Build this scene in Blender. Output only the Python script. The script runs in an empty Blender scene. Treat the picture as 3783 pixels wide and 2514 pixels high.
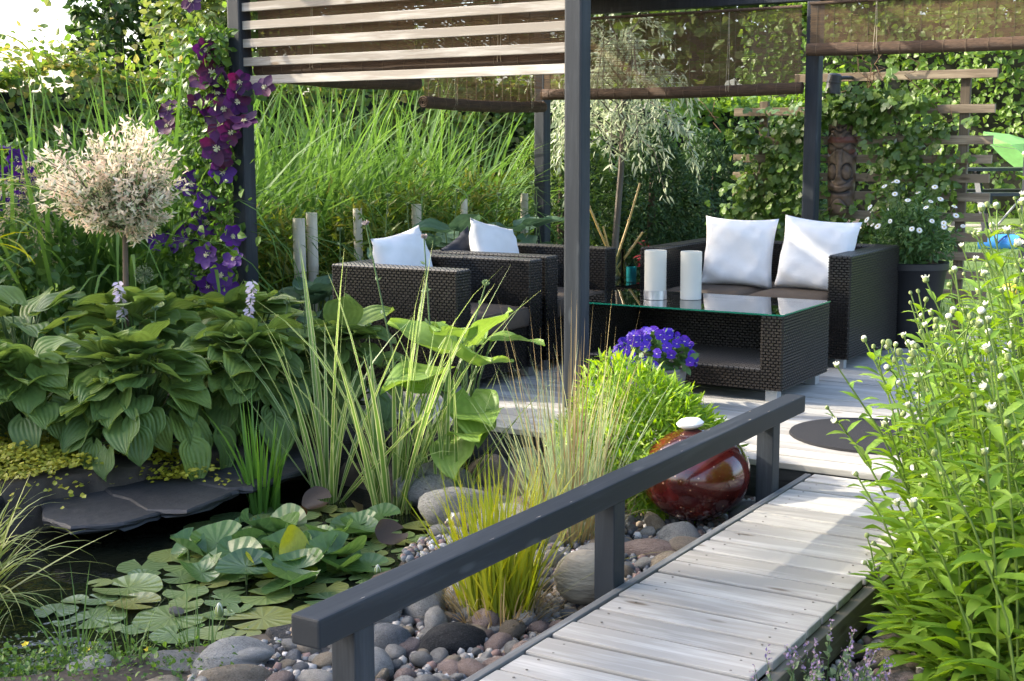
import bpy, bmesh, math
import numpy as np
from mathutils import Vector, Matrix

S = bpy.context.scene
COL = S.collection
R = math.radians
rng = np.random.default_rng(7)

# ------------------------------------------------------------------ camera, sky, sun, exposure
CAM_H = 1.38
cam_d = bpy.data.cameras.new('camera')
cam = bpy.data.objects.new('camera', cam_d)
COL.objects.link(cam)
cam_d.sensor_width = 36.0
cam_d.lens = 47.43
cam_d.clip_start = 0.05
cam_d.clip_end = 600
pit, rol, hd = R(8.299), R(-0.185), R(31.761)
def c2w(v):
    return Vector((v[0]*math.cos(hd)-v[1]*math.sin(hd), v[0]*math.sin(hd)+v[1]*math.cos(hd), v[2]))
_f = (0, math.cos(pit), -math.sin(pit)); _u = (0, math.sin(pit), math.cos(pit))
_rt = c2w((math.cos(rol), math.sin(rol)*_u[1], math.sin(rol)*_u[2]))
_up = c2w((-math.sin(rol), math.cos(rol)*_u[1], math.cos(rol)*_u[2]))
_fw = c2w(_f)
cam.matrix_world = Matrix(((_rt.x, _up.x, -_fw.x, 0), (_rt.y, _up.y, -_fw.y, 0), (_rt.z, _up.z, -_fw.z, CAM_H), (0, 0, 0, 1)))
S.camera = cam

SUN_DIR = Vector((-0.955, -0.30, 0)).normalized()      # towards the sun, on the ground
SUN_EL = R(31)
world = bpy.data.worlds.new('World'); S.world = world
world.use_nodes = True
wn = world.node_tree.nodes; wl = world.node_tree.links
sky = wn.new('ShaderNodeTexSky'); sky.sky_type = 'NISHITA'; sky.sun_disc = False
sky.sun_elevation = SUN_EL
sky.sun_rotation = math.atan2(SUN_DIR.x, SUN_DIR.y) % (2*math.pi)
sky.dust_density = 3.6; sky.air_density = .9; sky.ozone_density = .9
bg = wn.get('Background') or wn.new('ShaderNodeBackground')
bg.inputs['Strength'].default_value = 0.15
wl.new(sky.outputs[0], bg.inputs[0])
wo = wn.get('World Output') or wn.new('ShaderNodeOutputWorld')
wl.new(bg.outputs[0], wo.inputs[0])

sun_d = bpy.data.lights.new('sun', 'SUN'); sun_d.energy = 2.15; sun_d.angle = R(0.9); sun_d.color = (1.0, 0.91, 0.75)
sun = bpy.data.objects.new('sun', sun_d); COL.objects.link(sun)
to_sun = Vector((SUN_DIR.x*math.cos(SUN_EL), SUN_DIR.y*math.cos(SUN_EL), math.sin(SUN_EL)))
sun.rotation_euler = to_sun.to_track_quat('Z', 'Y').to_euler()
sun.location = to_sun*30

S.view_settings.view_transform = 'Standard'
S.view_settings.look = 'None'
S.view_settings.exposure = 2.18
S.view_settings.gamma = 1.0
S.view_settings.use_curve_mapping = False
S.render.engine = 'CYCLES'
S.cycles.max_bounces = 8
S.cycles.transparent_max_bounces = 12

# ------------------------------------------------------------------ helpers
def tag(o, label=None, cat=None, group=None, kind=None):
    if label: o['label'] = label
    if cat: o['category'] = cat
    if group: o['group'] = group
    if kind: o['kind'] = kind
    return o

def empty(name, loc=(0, 0, 0), rz=0.0, **k):
    o = bpy.data.objects.new(name, None); COL.objects.link(o)
    o.location = loc; o.rotation_euler = (0, 0, rz); o.empty_display_size = 0.1
    return tag(o, **k)

def place(name, me, parent=None, M=None, **k):
    o = bpy.data.objects.new(name, me); COL.objects.link(o)
    if parent is not None: o.parent = parent
    if M is not None: o.matrix_local = M
    return tag(o, **k)

def np_mesh(name, V, F, mats, uv=None, smooth=True, midx=None):
    V = np.asarray(V, dtype=np.float32).reshape(-1, 3); F = np.asarray(F, dtype=np.int32)
    me = bpy.data.meshes.new(name)
    me.vertices.add(len(V)); me.vertices.foreach_set('co', V.ravel())
    m, k = F.shape
    me.loops.add(m*k); me.loops.foreach_set('vertex_index', F.ravel())
    me.polygons.add(m)
    me.polygons.foreach_set('loop_start', np.arange(0, m*k, k, dtype=np.int32))
    me.polygons.foreach_set('loop_total', np.full(m, k, dtype=np.int32))
    me.polygons.foreach_set('use_smooth', np.full(m, smooth, dtype=bool))
    for mt in (mats if isinstance(mats, (list, tuple)) else [mats]): me.materials.append(mt)
    if midx is not None: me.polygons.foreach_set('material_index', np.asarray(midx, dtype=np.int32))
    if uv is not None:
        l = me.uv_layers.new(name='UVMap')
        l.data.foreach_set('uv', np.asarray(uv, dtype=np.float32)[F.ravel()].ravel())
    me.update(calc_edges=True)
    return me

class MB:
    """collects shapes for one mesh"""
    def __init__(s): s.v = []; s.f = []; s.m = []; s.cur = 0
    def add(s, vs, fs):
        n = len(s.v); s.v += [tuple(v) for v in vs]
        for f in fs: s.f.append([i+n for i in f]); s.m.append(s.cur)
    def box(s, a, b):
        x0, y0, z0 = a; x1, y1, z1 = b
        s.add([(x0,y0,z0),(x1,y0,z0),(x1,y1,z0),(x0,y1,z0),(x0,y0,z1),(x1,y0,z1),(x1,y1,z1),(x0,y1,z1)],
              [(0,3,2,1),(4,5,6,7),(0,1,5,4),(1,2,6,5),(2,3,7,6),(3,0,4,7)])
    def tube(s, pts, r0, r1=None, sides=6, cap=True):
        if r1 is None: r1 = r0
        pts = [Vector(p) for p in pts]; n = len(pts); vs = []; prev = None
        for i, p in enumerate(pts):
            d = (pts[min(i+1, n-1)]-pts[max(i-1, 0)])
            d = d.normalized() if d.length > 1e-9 else Vector((0, 0, 1))
            if prev is None:
                a = d.cross(Vector((0, 0, 1)) if abs(d.z) < .9 else Vector((1, 0, 0))).normalized()
            else:
                a = (prev-d*prev.dot(d)).normalized()
            prev = a; b = d.cross(a)
            t = i/(n-1); r = r0[i] if isinstance(r0, (list, tuple)) else r0+(r1-r0)*t
            for k in range(sides):
                an = 2*math.pi*k/sides
                vs.append(p+(a*math.cos(an)+b*math.sin(an))*r)
        fs = []
        for i in range(n-1):
            for k in range(sides):
                k2 = (k+1) % sides
                fs.append((i*sides+k, i*sides+k2, (i+1)*sides+k2, (i+1)*sides+k))
        if cap:
            fs.append(tuple(range(sides-1, -1, -1))); fs.append(tuple((n-1)*sides+k for k in range(sides)))
        s.add(vs, fs)
    def lathe(s, prof, sides=24, c=(0, 0, 0), cap=True):
        vs = []
        for r, z in prof:
            for k in range(sides):
                an = 2*math.pi*k/sides; vs.append((c[0]+r*math.cos(an), c[1]+r*math.sin(an), c[2]+z))
        fs = []
        for i in range(len(prof)-1):
            for k in range(sides):
                k2 = (k+1) % sides
                fs.append((i*sides+k, i*sides+k2, (i+1)*sides+k2, (i+1)*sides+k))
        if cap:
            if prof[0][0] > 1e-4: fs.append(tuple(range(sides-1, -1, -1)))
            if prof[-1][0] > 1e-4: fs.append(tuple((len(prof)-1)*sides+k for k in range(sides)))
        s.add(vs, fs)
    def mesh(s, name, mats, smooth=False, bevel=0, angle=35):
        me = bpy.data.meshes.new(name); me.from_pydata(s.v, [], s.f)
        for mt in (mats if isinstance(mats, (list, tuple)) else [mats]): me.materials.append(mt)
        me.polygons.foreach_set('material_index', s.m)
        if bevel:
            bm = bmesh.new(); bm.from_mesh(me)
            es = [e for e in bm.edges if len(e.link_faces) == 2 and e.calc_face_angle(0) > R(40)]
            bmesh.ops.bevel(bm, geom=es, offset=bevel, segments=2, affect='EDGES', profile=.6)
            bm.to_mesh(me); bm.free()
        me.polygons.foreach_set('use_smooth', [smooth]*len(me.polygons))
        if smooth:
            try: me.set_sharp_from_angle(angle=R(angle))
            except Exception: pass
        me.update(); return me
    def build(s, name, mats, parent=None, smooth=False, bevel=0, **k):
        return place(name, s.mesh(name, mats, smooth, bevel), parent, **k)

def boxmesh(name, a, b, mt, bevel=.004):
    m = MB(); m.box(a, b); return m.mesh(name, mt, bevel=bevel)

def inst(T, M, P):
    """T=(verts, faces, uv) placed N times -> merged arrays"""
    TV, TF, TU = T; N = len(P); nv = len(TV)
    V = np.einsum('nij,vj->nvi', M, TV)+P[:, None, :]
    F = TF[None]+(np.arange(N)*nv)[:, None, None]
    return V.reshape(-1, 3), F.reshape(-1, TF.shape[1]), np.tile(TU, (N, 1))

def norm(a): return a/np.maximum(np.linalg.norm(a, axis=-1, keepdims=True), 1e-9)

def frames(y, up, scale):
    """matrices whose local +Y is y and whose +Z is near up"""
    y = norm(y); x = norm(np.cross(y, up)); z = np.cross(x, y)
    M = np.stack([x, y, z], axis=-1)
    sc = np.asarray(scale, float)
    if sc.ndim == 1: sc = np.stack([sc]*3, axis=-1)
    return M*sc[:, None, :]

def rand_dirs(n, r=rng):
    return norm(r.normal(size=(n, 3)))

# leaf templates: base at the origin, length 1 along +Y, normal +Z
LEAF = (np.array([(0,0,0),(-.34,.30,.07),(0,.42,0),(.34,.30,.07),(-.24,.68,.03),(.24,.68,.03),(0,1,-.1)], float),
        np.array([(0,2,1),(0,3,2),(1,2,4),(2,3,5),(4,2,6),(2,5,6)]), np.array([(.5,0),(0,.3),(.5,.42),(1,.3),(.15,.68),(.85,.68),(.5,1)], float))
NARROW = (np.array([(0,0,0),(-.08,.35,.015),(.08,.35,.015),(-.055,.72,-.03),(.055,.72,-.03),(0,1,-.12)], float),
          np.array([(0,2,1),(1,2,4),(1,4,3),(3,4,5)]), np.array([(.5,0),(0,.35),(1,.35),(0,.7),(1,.7),(.5,1)], float))
LANCE = (np.array([(0,0,0),(-.13,.25,.03),(0,.28,0),(.13,.25,.03),(-.15,.55,.02),(0,.58,-.01),(.15,.55,.02),(-.07,.82,-.05),(.07,.82,-.05),(0,1,-.14)], float),
         np.array([(0,2,1),(0,3,2),(1,2,5),(1,5,4),(2,3,6),(2,6,5),(4,5,7),(5,6,8),(7,5,9),(5,8,9)]),
         np.array([(.5,0),(0,.25),(.5,.28),(1,.25),(0,.55),(.5,.58),(1,.55),(.2,.82),(.8,.82),(.5,1)], float))
IVY = (np.array([(0,.0,0),(-.30,.02,.02),(-.48,.32,-.05),(-.25,.45,.03),(-.30,.68,-.02),(0,1,-.08),(.30,.68,-.02),(.25,.45,.03),(.48,.32,-.05),(.30,.02,.02),(0,.42,.0)], float),
       np.array([(0,10,1),(1,10,2),(2,10,3),(3,10,4),(4,10,5),(5,10,6),(6,10,7),(7,10,8),(8,10,9),(9,10,0)]),
       np.array([(.5,0),(.2,0),(0,.3),(.25,.45),(.2,.7),(.5,1),(.8,.7),(.75,.45),(1,.3),(.8,0),(.5,.42)], float))

def blades(base, az, length, th0, th1, width, k=7, r=rng, twist=.5):
    """curved grass blades as strips. th0/th1 = angle from vertical at foot / tip"""
    N = len(base); t = np.linspace(0, 1, k+1)
    th = th0[:, None]+(th1-th0)[:, None]*(t[None]**1.6)
    seg = (length/k)[:, None]
    hx = np.concatenate([np.zeros((N,1)), np.cumsum(np.sin((th[:,1:]+th[:,:-1])/2)*seg, 1)], 1)
    hz = np.concatenate([np.zeros((N,1)), np.cumsum(np.cos((th[:,1:]+th[:,:-1])/2)*seg, 1)], 1)
    d = np.stack([np.cos(az), np.sin(az)], -1)
    C = np.empty((N, k+1, 3)); C[:,:,0] = base[:,0:1]+hx*d[:,0:1]; C[:,:,1] = base[:,1:2]+hx*d[:,1:2]; C[:,:,2] = base[:,2:3]+hz
    tw = az+math.pi/2+r.normal(0, twist, N)
    side = np.stack([np.cos(tw), np.sin(tw), r.normal(0, .12, N)], -1)
    w = width[:, None]*np.clip(np.minimum(.55+t*2.5, 1)*(1-t**2.6), .03, 1)[None]
    off = side[:, None, :]*w[:, :, None]*.5
    V = np.stack([C-off, C+off], 2).reshape(-1, 3)
    i = np.arange(k); q = np.stack([2*i, 2*i+1, 2*i+3, 2*i+2], -1)
    F = (q[None]+(np.arange(N)*(2*(k+1)))[:, None, None]).reshape(-1, 4)
    uv = np.tile(np.stack([np.tile([0., 1.], k+1), np.repeat(t, 2)], -1), (N, 1))
    return V, F, uv

# ------------------------------------------------------------------ materials
MATS = {}
def nodes_of(name):
    m = bpy.data.materials.new(name); m.use_nodes = True
    nt = m.node_tree; nt.nodes.clear()
    return m, nt, nt.nodes, nt.links

def N_(ns, t, **k):
    n = ns.new(t)
    for a, b in k.items(): setattr(n, a, b)
    return n

def ramp(ns, stops, interp='LINEAR'):
    r = ns.new('ShaderNodeValToRGB'); cr = r.color_ramp; cr.interpolation = interp
    while len(cr.elements) < len(stops): cr.elements.new(.5)
    for e, (p, c) in zip(cr.elements, stops):
        e.position = p; e.color = (*c, 1) if len(c) == 3 else c
    return r

def leaf_mat(name, cols, trans=.35, rough=.42, veins=0.0, nveins=14, edge=None, spec=.4, tip=None):
    m, nt, ns, ls = nodes_of(name)
    out = N_(ns, 'ShaderNodeOutputMaterial'); bs = N_(ns, 'ShaderNodeBsdfPrincipled'); tr = N_(ns, 'ShaderNodeBsdfTranslucent'); mx = N_(ns, 'ShaderNodeMixShader')
    ge = N_(ns, 'ShaderNodeNewGeometry'); oi = N_(ns, 'ShaderNodeObjectInfo')
    ad = N_(ns, 'ShaderNodeMath', operation='ADD'); fr = N_(ns, 'ShaderNodeMath', operation='FRACT')
    ls.new(ge.outputs['Random Per Island'], ad.inputs[0]); ls.new(oi.outputs['Random'], ad.inputs[1]); ls.new(ad.outputs[0], fr.inputs[0])
    rp = ramp(ns, [(i/(max(1, len(cols)-1)), c) for i, c in enumerate(cols)])
    ls.new(fr.outputs[0], rp.inputs[0])
    col = rp.outputs[0]
    tc = N_(ns, 'ShaderNodeTexCoord'); sx = N_(ns, 'ShaderNodeSeparateXYZ'); ls.new(tc.outputs['UV'], sx.inputs[0])
    # blotches
    nz = N_(ns, 'ShaderNodeTexNoise'); nz.inputs['Scale'].default_value = 9; nz.inputs['Detail'].default_value = 3
    ls.new(tc.outputs['Object'], nz.inputs['Vector'])
    hv = N_(ns, 'ShaderNodeHueSaturation'); mr = N_(ns, 'ShaderNodeMapRange'); mr.inputs[3].default_value = .72; mr.inputs[4].default_value = 1.28
    ls.new(nz.outputs[0], mr.inputs[0]); ls.new(mr.outputs[0], hv.inputs['Value']); ls.new(col, hv.inputs['Color']); col = hv.outputs[0]
    if edge is not None:      # pale leaf margins
        a = N_(ns, 'ShaderNodeMath', operation='SUBTRACT'); a.inputs[1].default_value = .5; ls.new(sx.outputs[0], a.inputs[0])
        b = N_(ns, 'ShaderNodeMath', operation='ABSOLUTE'); ls.new(a.outputs[0], b.inputs[0])
        c = N_(ns, 'ShaderNodeMath', operation='GREATER_THAN'); c.inputs[1].default_value = edge[1]; ls.new(b.outputs[0], c.inputs[0])
        me_ = N_(ns, 'ShaderNodeMix', data_type='RGBA'); ls.new(c.outputs[0], me_.inputs[0]); ls.new(col, me_.inputs[6]); me_.inputs[7].default_value = (*edge[0], 1); col = me_.outputs[2]
    if tip is not None:       # another colour towards the tip (or the foot)
        mt_ = N_(ns, 'ShaderNodeMapRange'); mt_.inputs[1].default_value = tip[1]; mt_.inputs[2].default_value = tip[2]; ls.new(sx.outputs[1], mt_.inputs[0])
        me_ = N_(ns, 'ShaderNodeMix', data_type='RGBA'); ls.new(mt_.outputs[0], me_.inputs[0]); ls.new(col, me_.inputs[6]); me_.inputs[7].default_value = (*tip[0], 1); col = me_.outputs[2]
    ls.new(col, bs.inputs['Base Color']); bs.inputs['Roughness'].default_value = rough
    bs.inputs['Specular IOR Level'].default_value = spec
    if veins:
        mu = N_(ns, 'ShaderNodeMath', operation='MULTIPLY'); mu.inputs[1].default_value = nveins*2*math.pi; ls.new(sx.outputs[0], mu.inputs[0])
        si = N_(ns, 'ShaderNodeMath', operation='SINE'); ls.new(mu.outputs[0], si.inputs[0])
        bu = N_(ns, 'ShaderNodeBump'); bu.inputs['Strength'].default_value = veins; bu.inputs['Distance'].default_value = .004
        ls.new(si.outputs[0], bu.inputs['Height']); ls.new(bu.outputs[0], bs.inputs['Normal'])
    ht = N_(ns, 'ShaderNodeHueSaturation'); ht.inputs['Value'].default_value = 1.35; ht.inputs['Hue'].default_value = .487; ht.inputs['Saturation'].default_value = 1.12
    ls.new(col, ht.inputs['Color']); ls.new(ht.outputs[0], tr.inputs['Color'])
    mx.inputs[0].default_value = trans; ls.new(bs.outputs[0], mx.inputs[1]); ls.new(tr.outputs[0], mx.inputs[2]); ls.new(mx.outputs[0], out.inputs[0])
    MATS[name] = m; return m

def pad_mat(name, cols, trans, vein):
    m = leaf_mat(name, cols, trans, .28, spec=.6); nt = m.node_tree; ns = nt.nodes; ls = nt.links
    bs = [n for n in ns if n.type == 'BSDF_PRINCIPLED'][0]; src = bs.inputs['Base Color'].links[0].from_socket
    tc = N_(ns, 'ShaderNodeTexCoord'); sb = N_(ns, 'ShaderNodeVectorMath', operation='SUBTRACT'); sb.inputs[1].default_value = (.5, .5, 0); ls.new(tc.outputs['UV'], sb.inputs[0])
    gr = N_(ns, 'ShaderNodeTexGradient', gradient_type='RADIAL'); ls.new(sb.outputs[0], gr.inputs[0])
    mu = N_(ns, 'ShaderNodeMath', operation='MULTIPLY'); mu.inputs[1].default_value = 2*math.pi*15; ls.new(gr.outputs['Fac'], mu.inputs[0]); si = N_(ns, 'ShaderNodeMath', operation='SINE'); ls.new(mu.outputs[0], si.inputs[0])
    rp = ramp(ns, [(.80, (0,0,0)), (.98, (.55,.55,.55))]); ls.new(si.outputs[0], rp.inputs[0])
    mx = N_(ns, 'ShaderNodeMix', data_type='RGBA'); ls.new(rp.outputs[0], mx.inputs[0]); ls.new(src, mx.inputs[6]); mx.inputs[7].default_value = (*vein, 1); ls.new(mx.outputs[2], bs.inputs['Base Color'])
    bu = N_(ns, 'ShaderNodeBump'); bu.inputs['Strength'].default_value = .12; bu.inputs['Distance'].default_value = .03; ls.new(si.outputs[0], bu.inputs['Height']); ls.new(bu.outputs[0], bs.inputs['Normal'])
    return m

def plain(name, col, rough=.5, var=.2, nscale=6, bump=0, bscale=60, metal=0, spec=.5, coat=0, stretch=None, objvar=.0, trans=0):
    m, nt, ns, ls = nodes_of(name)
    out = N_(ns, 'ShaderNodeOutputMaterial'); bs = N_(ns, 'ShaderNodeBsdfPrincipled')
    tc = N_(ns, 'ShaderNodeTexCoord'); mp = N_(ns, 'ShaderNodeMapping'); ls.new(tc.outputs['Object'], mp.inputs[0])
    if stretch: mp.inputs['Scale'].default_value = stretch
    oi = N_(ns, 'ShaderNodeObjectInfo')
    nz = N_(ns, 'ShaderNodeTexNoise'); nz.inputs['Scale'].default_value = nscale; nz.inputs['Detail'].default_value = 5; nz.inputs['Roughness'].default_value = .6
    ls.new(mp.outputs[0], nz.inputs['Vector'])
    mr = N_(ns, 'ShaderNodeMapRange'); mr.inputs[1].default_value = .25; mr.inputs[2].default_value = .75; mr.inputs[3].default_value = 1-var; mr.inputs[4].default_value = 1+var
    ls.new(nz.outputs[0], mr.inputs[0])
    hv = N_(ns, 'ShaderNodeHueSaturation'); hv.inputs['Color'].default_value = (*col, 1)
    if objvar:
        ov = N_(ns, 'ShaderNodeMapRange'); ov.inputs[3].default_value = 1-objvar; ov.inputs[4].default_value = 1+objvar; ls.new(oi.outputs['Random'], ov.inputs[0])
        mu = N_(ns, 'ShaderNodeMath', operation='MULTIPLY'); ls.new(mr.outputs[0], mu.inputs[0]); ls.new(ov.outputs[0], mu.inputs[1]); ls.new(mu.outputs[0], hv.inputs['Value'])
    else: ls.new(mr.outputs[0], hv.inputs['Value'])
    ls.new(hv.outputs[0], bs.inputs['Base Color'])
    bs.inputs['Roughness'].default_value = rough; bs.inputs['Metallic'].default_value = metal; bs.inputs['Specular IOR Level'].default_value = spec
    if coat: bs.inputs['Coat Weight'].default_value = coat; bs.inputs['Coat Roughness'].default_value = .04
    if bump:
        n2 = N_(ns, 'ShaderNodeTexNoise'); n2.inputs['Scale'].default_value = bscale; n2.inputs['Detail'].default_value = 4; ls.new(mp.outputs[0], n2.inputs['Vector'])
        bu = N_(ns, 'ShaderNodeBump'); bu.inputs['Strength'].default_value = bump; bu.inputs['Distance'].default_value = .01
        ls.new(n2.outputs[0], bu.inputs['Height']); ls.new(bu.outputs[0], bs.inputs['Normal'])
    if trans:
        tr = N_(ns, 'ShaderNodeBsdfTranslucent'); mx = N_(ns, 'ShaderNodeMixShader'); mx.inputs[0].default_value = trans
        ls.new(hv.outputs[0], tr.inputs['Color']); ls.new(bs.outputs[0], mx.inputs[1]); ls.new(tr.outputs[0], mx.inputs[2]); ls.new(mx.outputs[0], out.inputs[0])
    else: ls.new(bs.outputs[0], out.inputs[0])
    MATS[name] = m; return m

def wood(name, dark, light, knot, axis=0, rough=.75, paint=False, objvar=.18):
    """boards with grain along one local axis, knots and weathering"""
    m, nt, ns, ls = nodes_of(name)
    out = N_(ns, 'ShaderNodeOutputMaterial'); bs = N_(ns, 'ShaderNodeBsdfPrincipled')
    tc = N_(ns, 'ShaderNodeTexCoord'); oi = N_(ns, 'ShaderNodeObjectInfo')
    of = N_(ns, 'ShaderNodeVectorMath', operation='SCALE'); cb = N_(ns, 'ShaderNodeCombineXYZ')
    for i in range(3): ls.new(oi.outputs['Random'], cb.inputs[i])
    ls.new(cb.outputs[0], of.inputs[0]); of.inputs['Scale'].default_value = 37.3
    av = N_(ns, 'ShaderNodeVectorMath', operation='ADD'); ls.new(tc.outputs['Object'], av.inputs[0]); ls.new(of.outputs[0], av.inputs[1])
    def mapped(s_along, s_across):
        mp = N_(ns, 'ShaderNodeMapping'); sc = [s_across]*3; sc[axis] = s_along; mp.inputs['Scale'].default_value = sc
        ls.new(av.outputs[0], mp.inputs[0]); return mp.outputs[0]
    g = N_(ns, 'ShaderNodeTexNoise'); g.inputs['Scale'].default_value = 1; g.inputs['Detail'].default_value = 6; g.inputs['Roughness'].default_value = .65; g.inputs['Distortion'].default_value = .6
    ls.new(mapped(1.3, 17), g.inputs['Vector'])
    f = N_(ns, 'ShaderNodeTexNoise'); f.inputs['Scale'].default_value = 1; f.inputs['Detail'].default_value = 3; ls.new(mapped(7, 120), f.inputs['Vector'])
    b = N_(ns, 'ShaderNodeTexNoise'); b.inputs['Scale'].default_value = 1; b.inputs['Detail'].default_value = 3; ls.new(mapped(1.7, 5), b.inputs['Vector'])
    a1 = N_(ns, 'ShaderNodeMath', operation='MULTIPLY_ADD'); a1.inputs[1].default_value = .30; ls.new(f.outputs[0], a1.inputs[0]); ls.new(g.outputs[0], a1.inputs[2])
    a2 = N_(ns, 'ShaderNodeMath', operation='MULTIPLY_ADD'); a2.inputs[1].default_value = .55; ls.new(b.outputs[0], a2.inputs[0]); ls.new(a1.outputs[0], a2.inputs[2])
    rp = ramp(ns, [(.38, dark), (.58, tuple(.45*d+.55*l for d, l in zip(dark, light))), (.75, light)])
    mr = N_(ns, 'ShaderNodeMapRange'); mr.inputs[1].default_value = .55; mr.inputs[2].default_value = 1.45; ls.new(a2.outputs[0], mr.inputs[0]); ls.new(mr.outputs[0], rp.inputs[0])
    col = rp.outputs[0]
    vo = N_(ns, 'ShaderNodeTexVoronoi'); vo.inputs['Scale'].default_value = 1; vo.inputs['Randomness'].default_value = 1; ls.new(mapped(2.6, 9), vo.inputs['Vector'])
    kr = ramp(ns, [(.0, (1, 1, 1)), (.07, (.8, .8, .8)), (.13, (0, 0, 0))]); ls.new(vo.outputs['Distance'], kr.inputs[0])
    mk = N_(ns, 'ShaderNodeMix', data_type='RGBA'); ls.new(kr.outputs[0], mk.inputs[0]); ls.new(col, mk.inputs[6]); mk.inputs[7].default_value = (*knot, 1)
    hv = N_(ns, 'ShaderNodeHueSaturation'); ov = N_(ns, 'ShaderNodeMapRange'); ov.inputs[3].default_value = 1-objvar; ov.inputs[4].default_value = 1+objvar
    ls.new(oi.outputs['Random'], ov.inputs[0]); ls.new(ov.outputs[0], hv.inputs['Value']); ls.new(mk.outputs[2], hv.inputs['Color'])
    ls.new(hv.outputs[0], bs.inputs['Base Color']); bs.inputs['Roughness'].default_value = rough; bs.inputs['Specular IOR Level'].default_value = .3
    bu = N_(ns, 'ShaderNodeBump'); bu.inputs['Strength'].default_value = .35; bu.inputs['Distance'].default_value = .004
    ls.new(a1.outputs[0], bu.inputs['Height']); ls.new(bu.outputs[0], bs.inputs['Normal'])
    ls.new(bs.outputs[0], out.inputs[0]); MATS[name] = m; return m

M_DECK = wood('weathered_deck', (.33,.315,.285), (.54,.525,.49), (.13,.10,.07))
M_SLAT = wood('pale_slat', (.30,.26,.21), (.60,.56,.49), (.22,.15,.09))
M_TREL = wood('trellis_wood', (.20,.155,.105), (.46,.38,.27), (.10,.07,.045))
M_TRELZ = wood('trellis_upright', (.14,.11,.075), (.30,.25,.18), (.07,.05,.03), axis=2)
M_EDGE = wood('edge_board', (.13,.115,.085), (.33,.30,.24), (.08,.06,.04), axis=1)
M_STRIP = wood('edge_strip', (.16,.16,.155), (.42,.42,.40), (.12,.10,.08), axis=1)
M_PAINT = wood('slate_paint', (.019,.024,.030), (.040,.047,.056), (.05,.056,.062), axis=2, rough=.6, objvar=.06)
M_PAINTY = wood('slate_paint_rail', (.016,.020,.025), (.038,.044,.052), (.055,.06,.065), axis=1, rough=.6, objvar=.05)
M_FASC = wood('dark_fascia', (.022,.023,.024), (.06,.06,.06), (.02,.02,.02))
M_BROWNBEAM = wood('brown_beam', (.10,.055,.03), (.22,.13,.07), (.06,.03,.02), axis=1)
M_REED = plain('reed', (.20,.125,.06), .7, .45, 14, stretch=(1.5,1.5,60), trans=.4)
M_REEDROLL = plain('reed_roll', (.10,.055,.028), .7, .6, 9, bump=1.0, bscale=34, stretch=(1.2,18,18))
M_REEDROLLY = plain('reed_roll_side', (.085,.042,.022), .65, .5, 8, bump=.6, bscale=30, stretch=(18,1.2,18))
M_CORD = plain('cord', (.45,.38,.26), .8, .1)
M_WICK = plain('wicker', (.0105,.0092,.0085), .33, .4, 40, spec=.55)
M_WICKB = plain('wicker_brown', (.018,.0145,.0122), .36, .35, 40, spec=.5)
M_WICKD = plain('wicker_backing', (.006,.005,.0045), .8, .2)
M_SEAT = plain('taupe_fabric', (.085,.062,.043), .9, .15, 30, bump=.3, bscale=300)
M_WHITEF = plain('white_fabric', (.82,.82,.83), .9, .03, 20, bump=.15, bscale=220, trans=.12)
M_BLUEF = plain('navy_fabric', (.015,.018,.03), .9, .2)
M_ALU = plain('brushed_metal', (.42,.43,.44), .4, .06, metal=.6)
M_FROST = plain('frosted_glass', (.80,.78,.71), .35, .03, trans=.35)
M_SILVER = plain('silver_base', (.55,.55,.56), .35, .1, 60, metal=.8)
M_POT = plain('black_pot', (.006,.006,.007), .5, .2)
M_GREYPOT = plain('grey_pot', (.13,.13,.13), .6, .15)
M_MAT = plain('door_mat_fibre', (.012,.012,.015), .95, .35, 160, bump=.6, bscale=400)
M_SLATE = plain('slate_stone', (.014,.015,.0175), .6, .35, 4, bump=.7, bscale=14)
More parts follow.
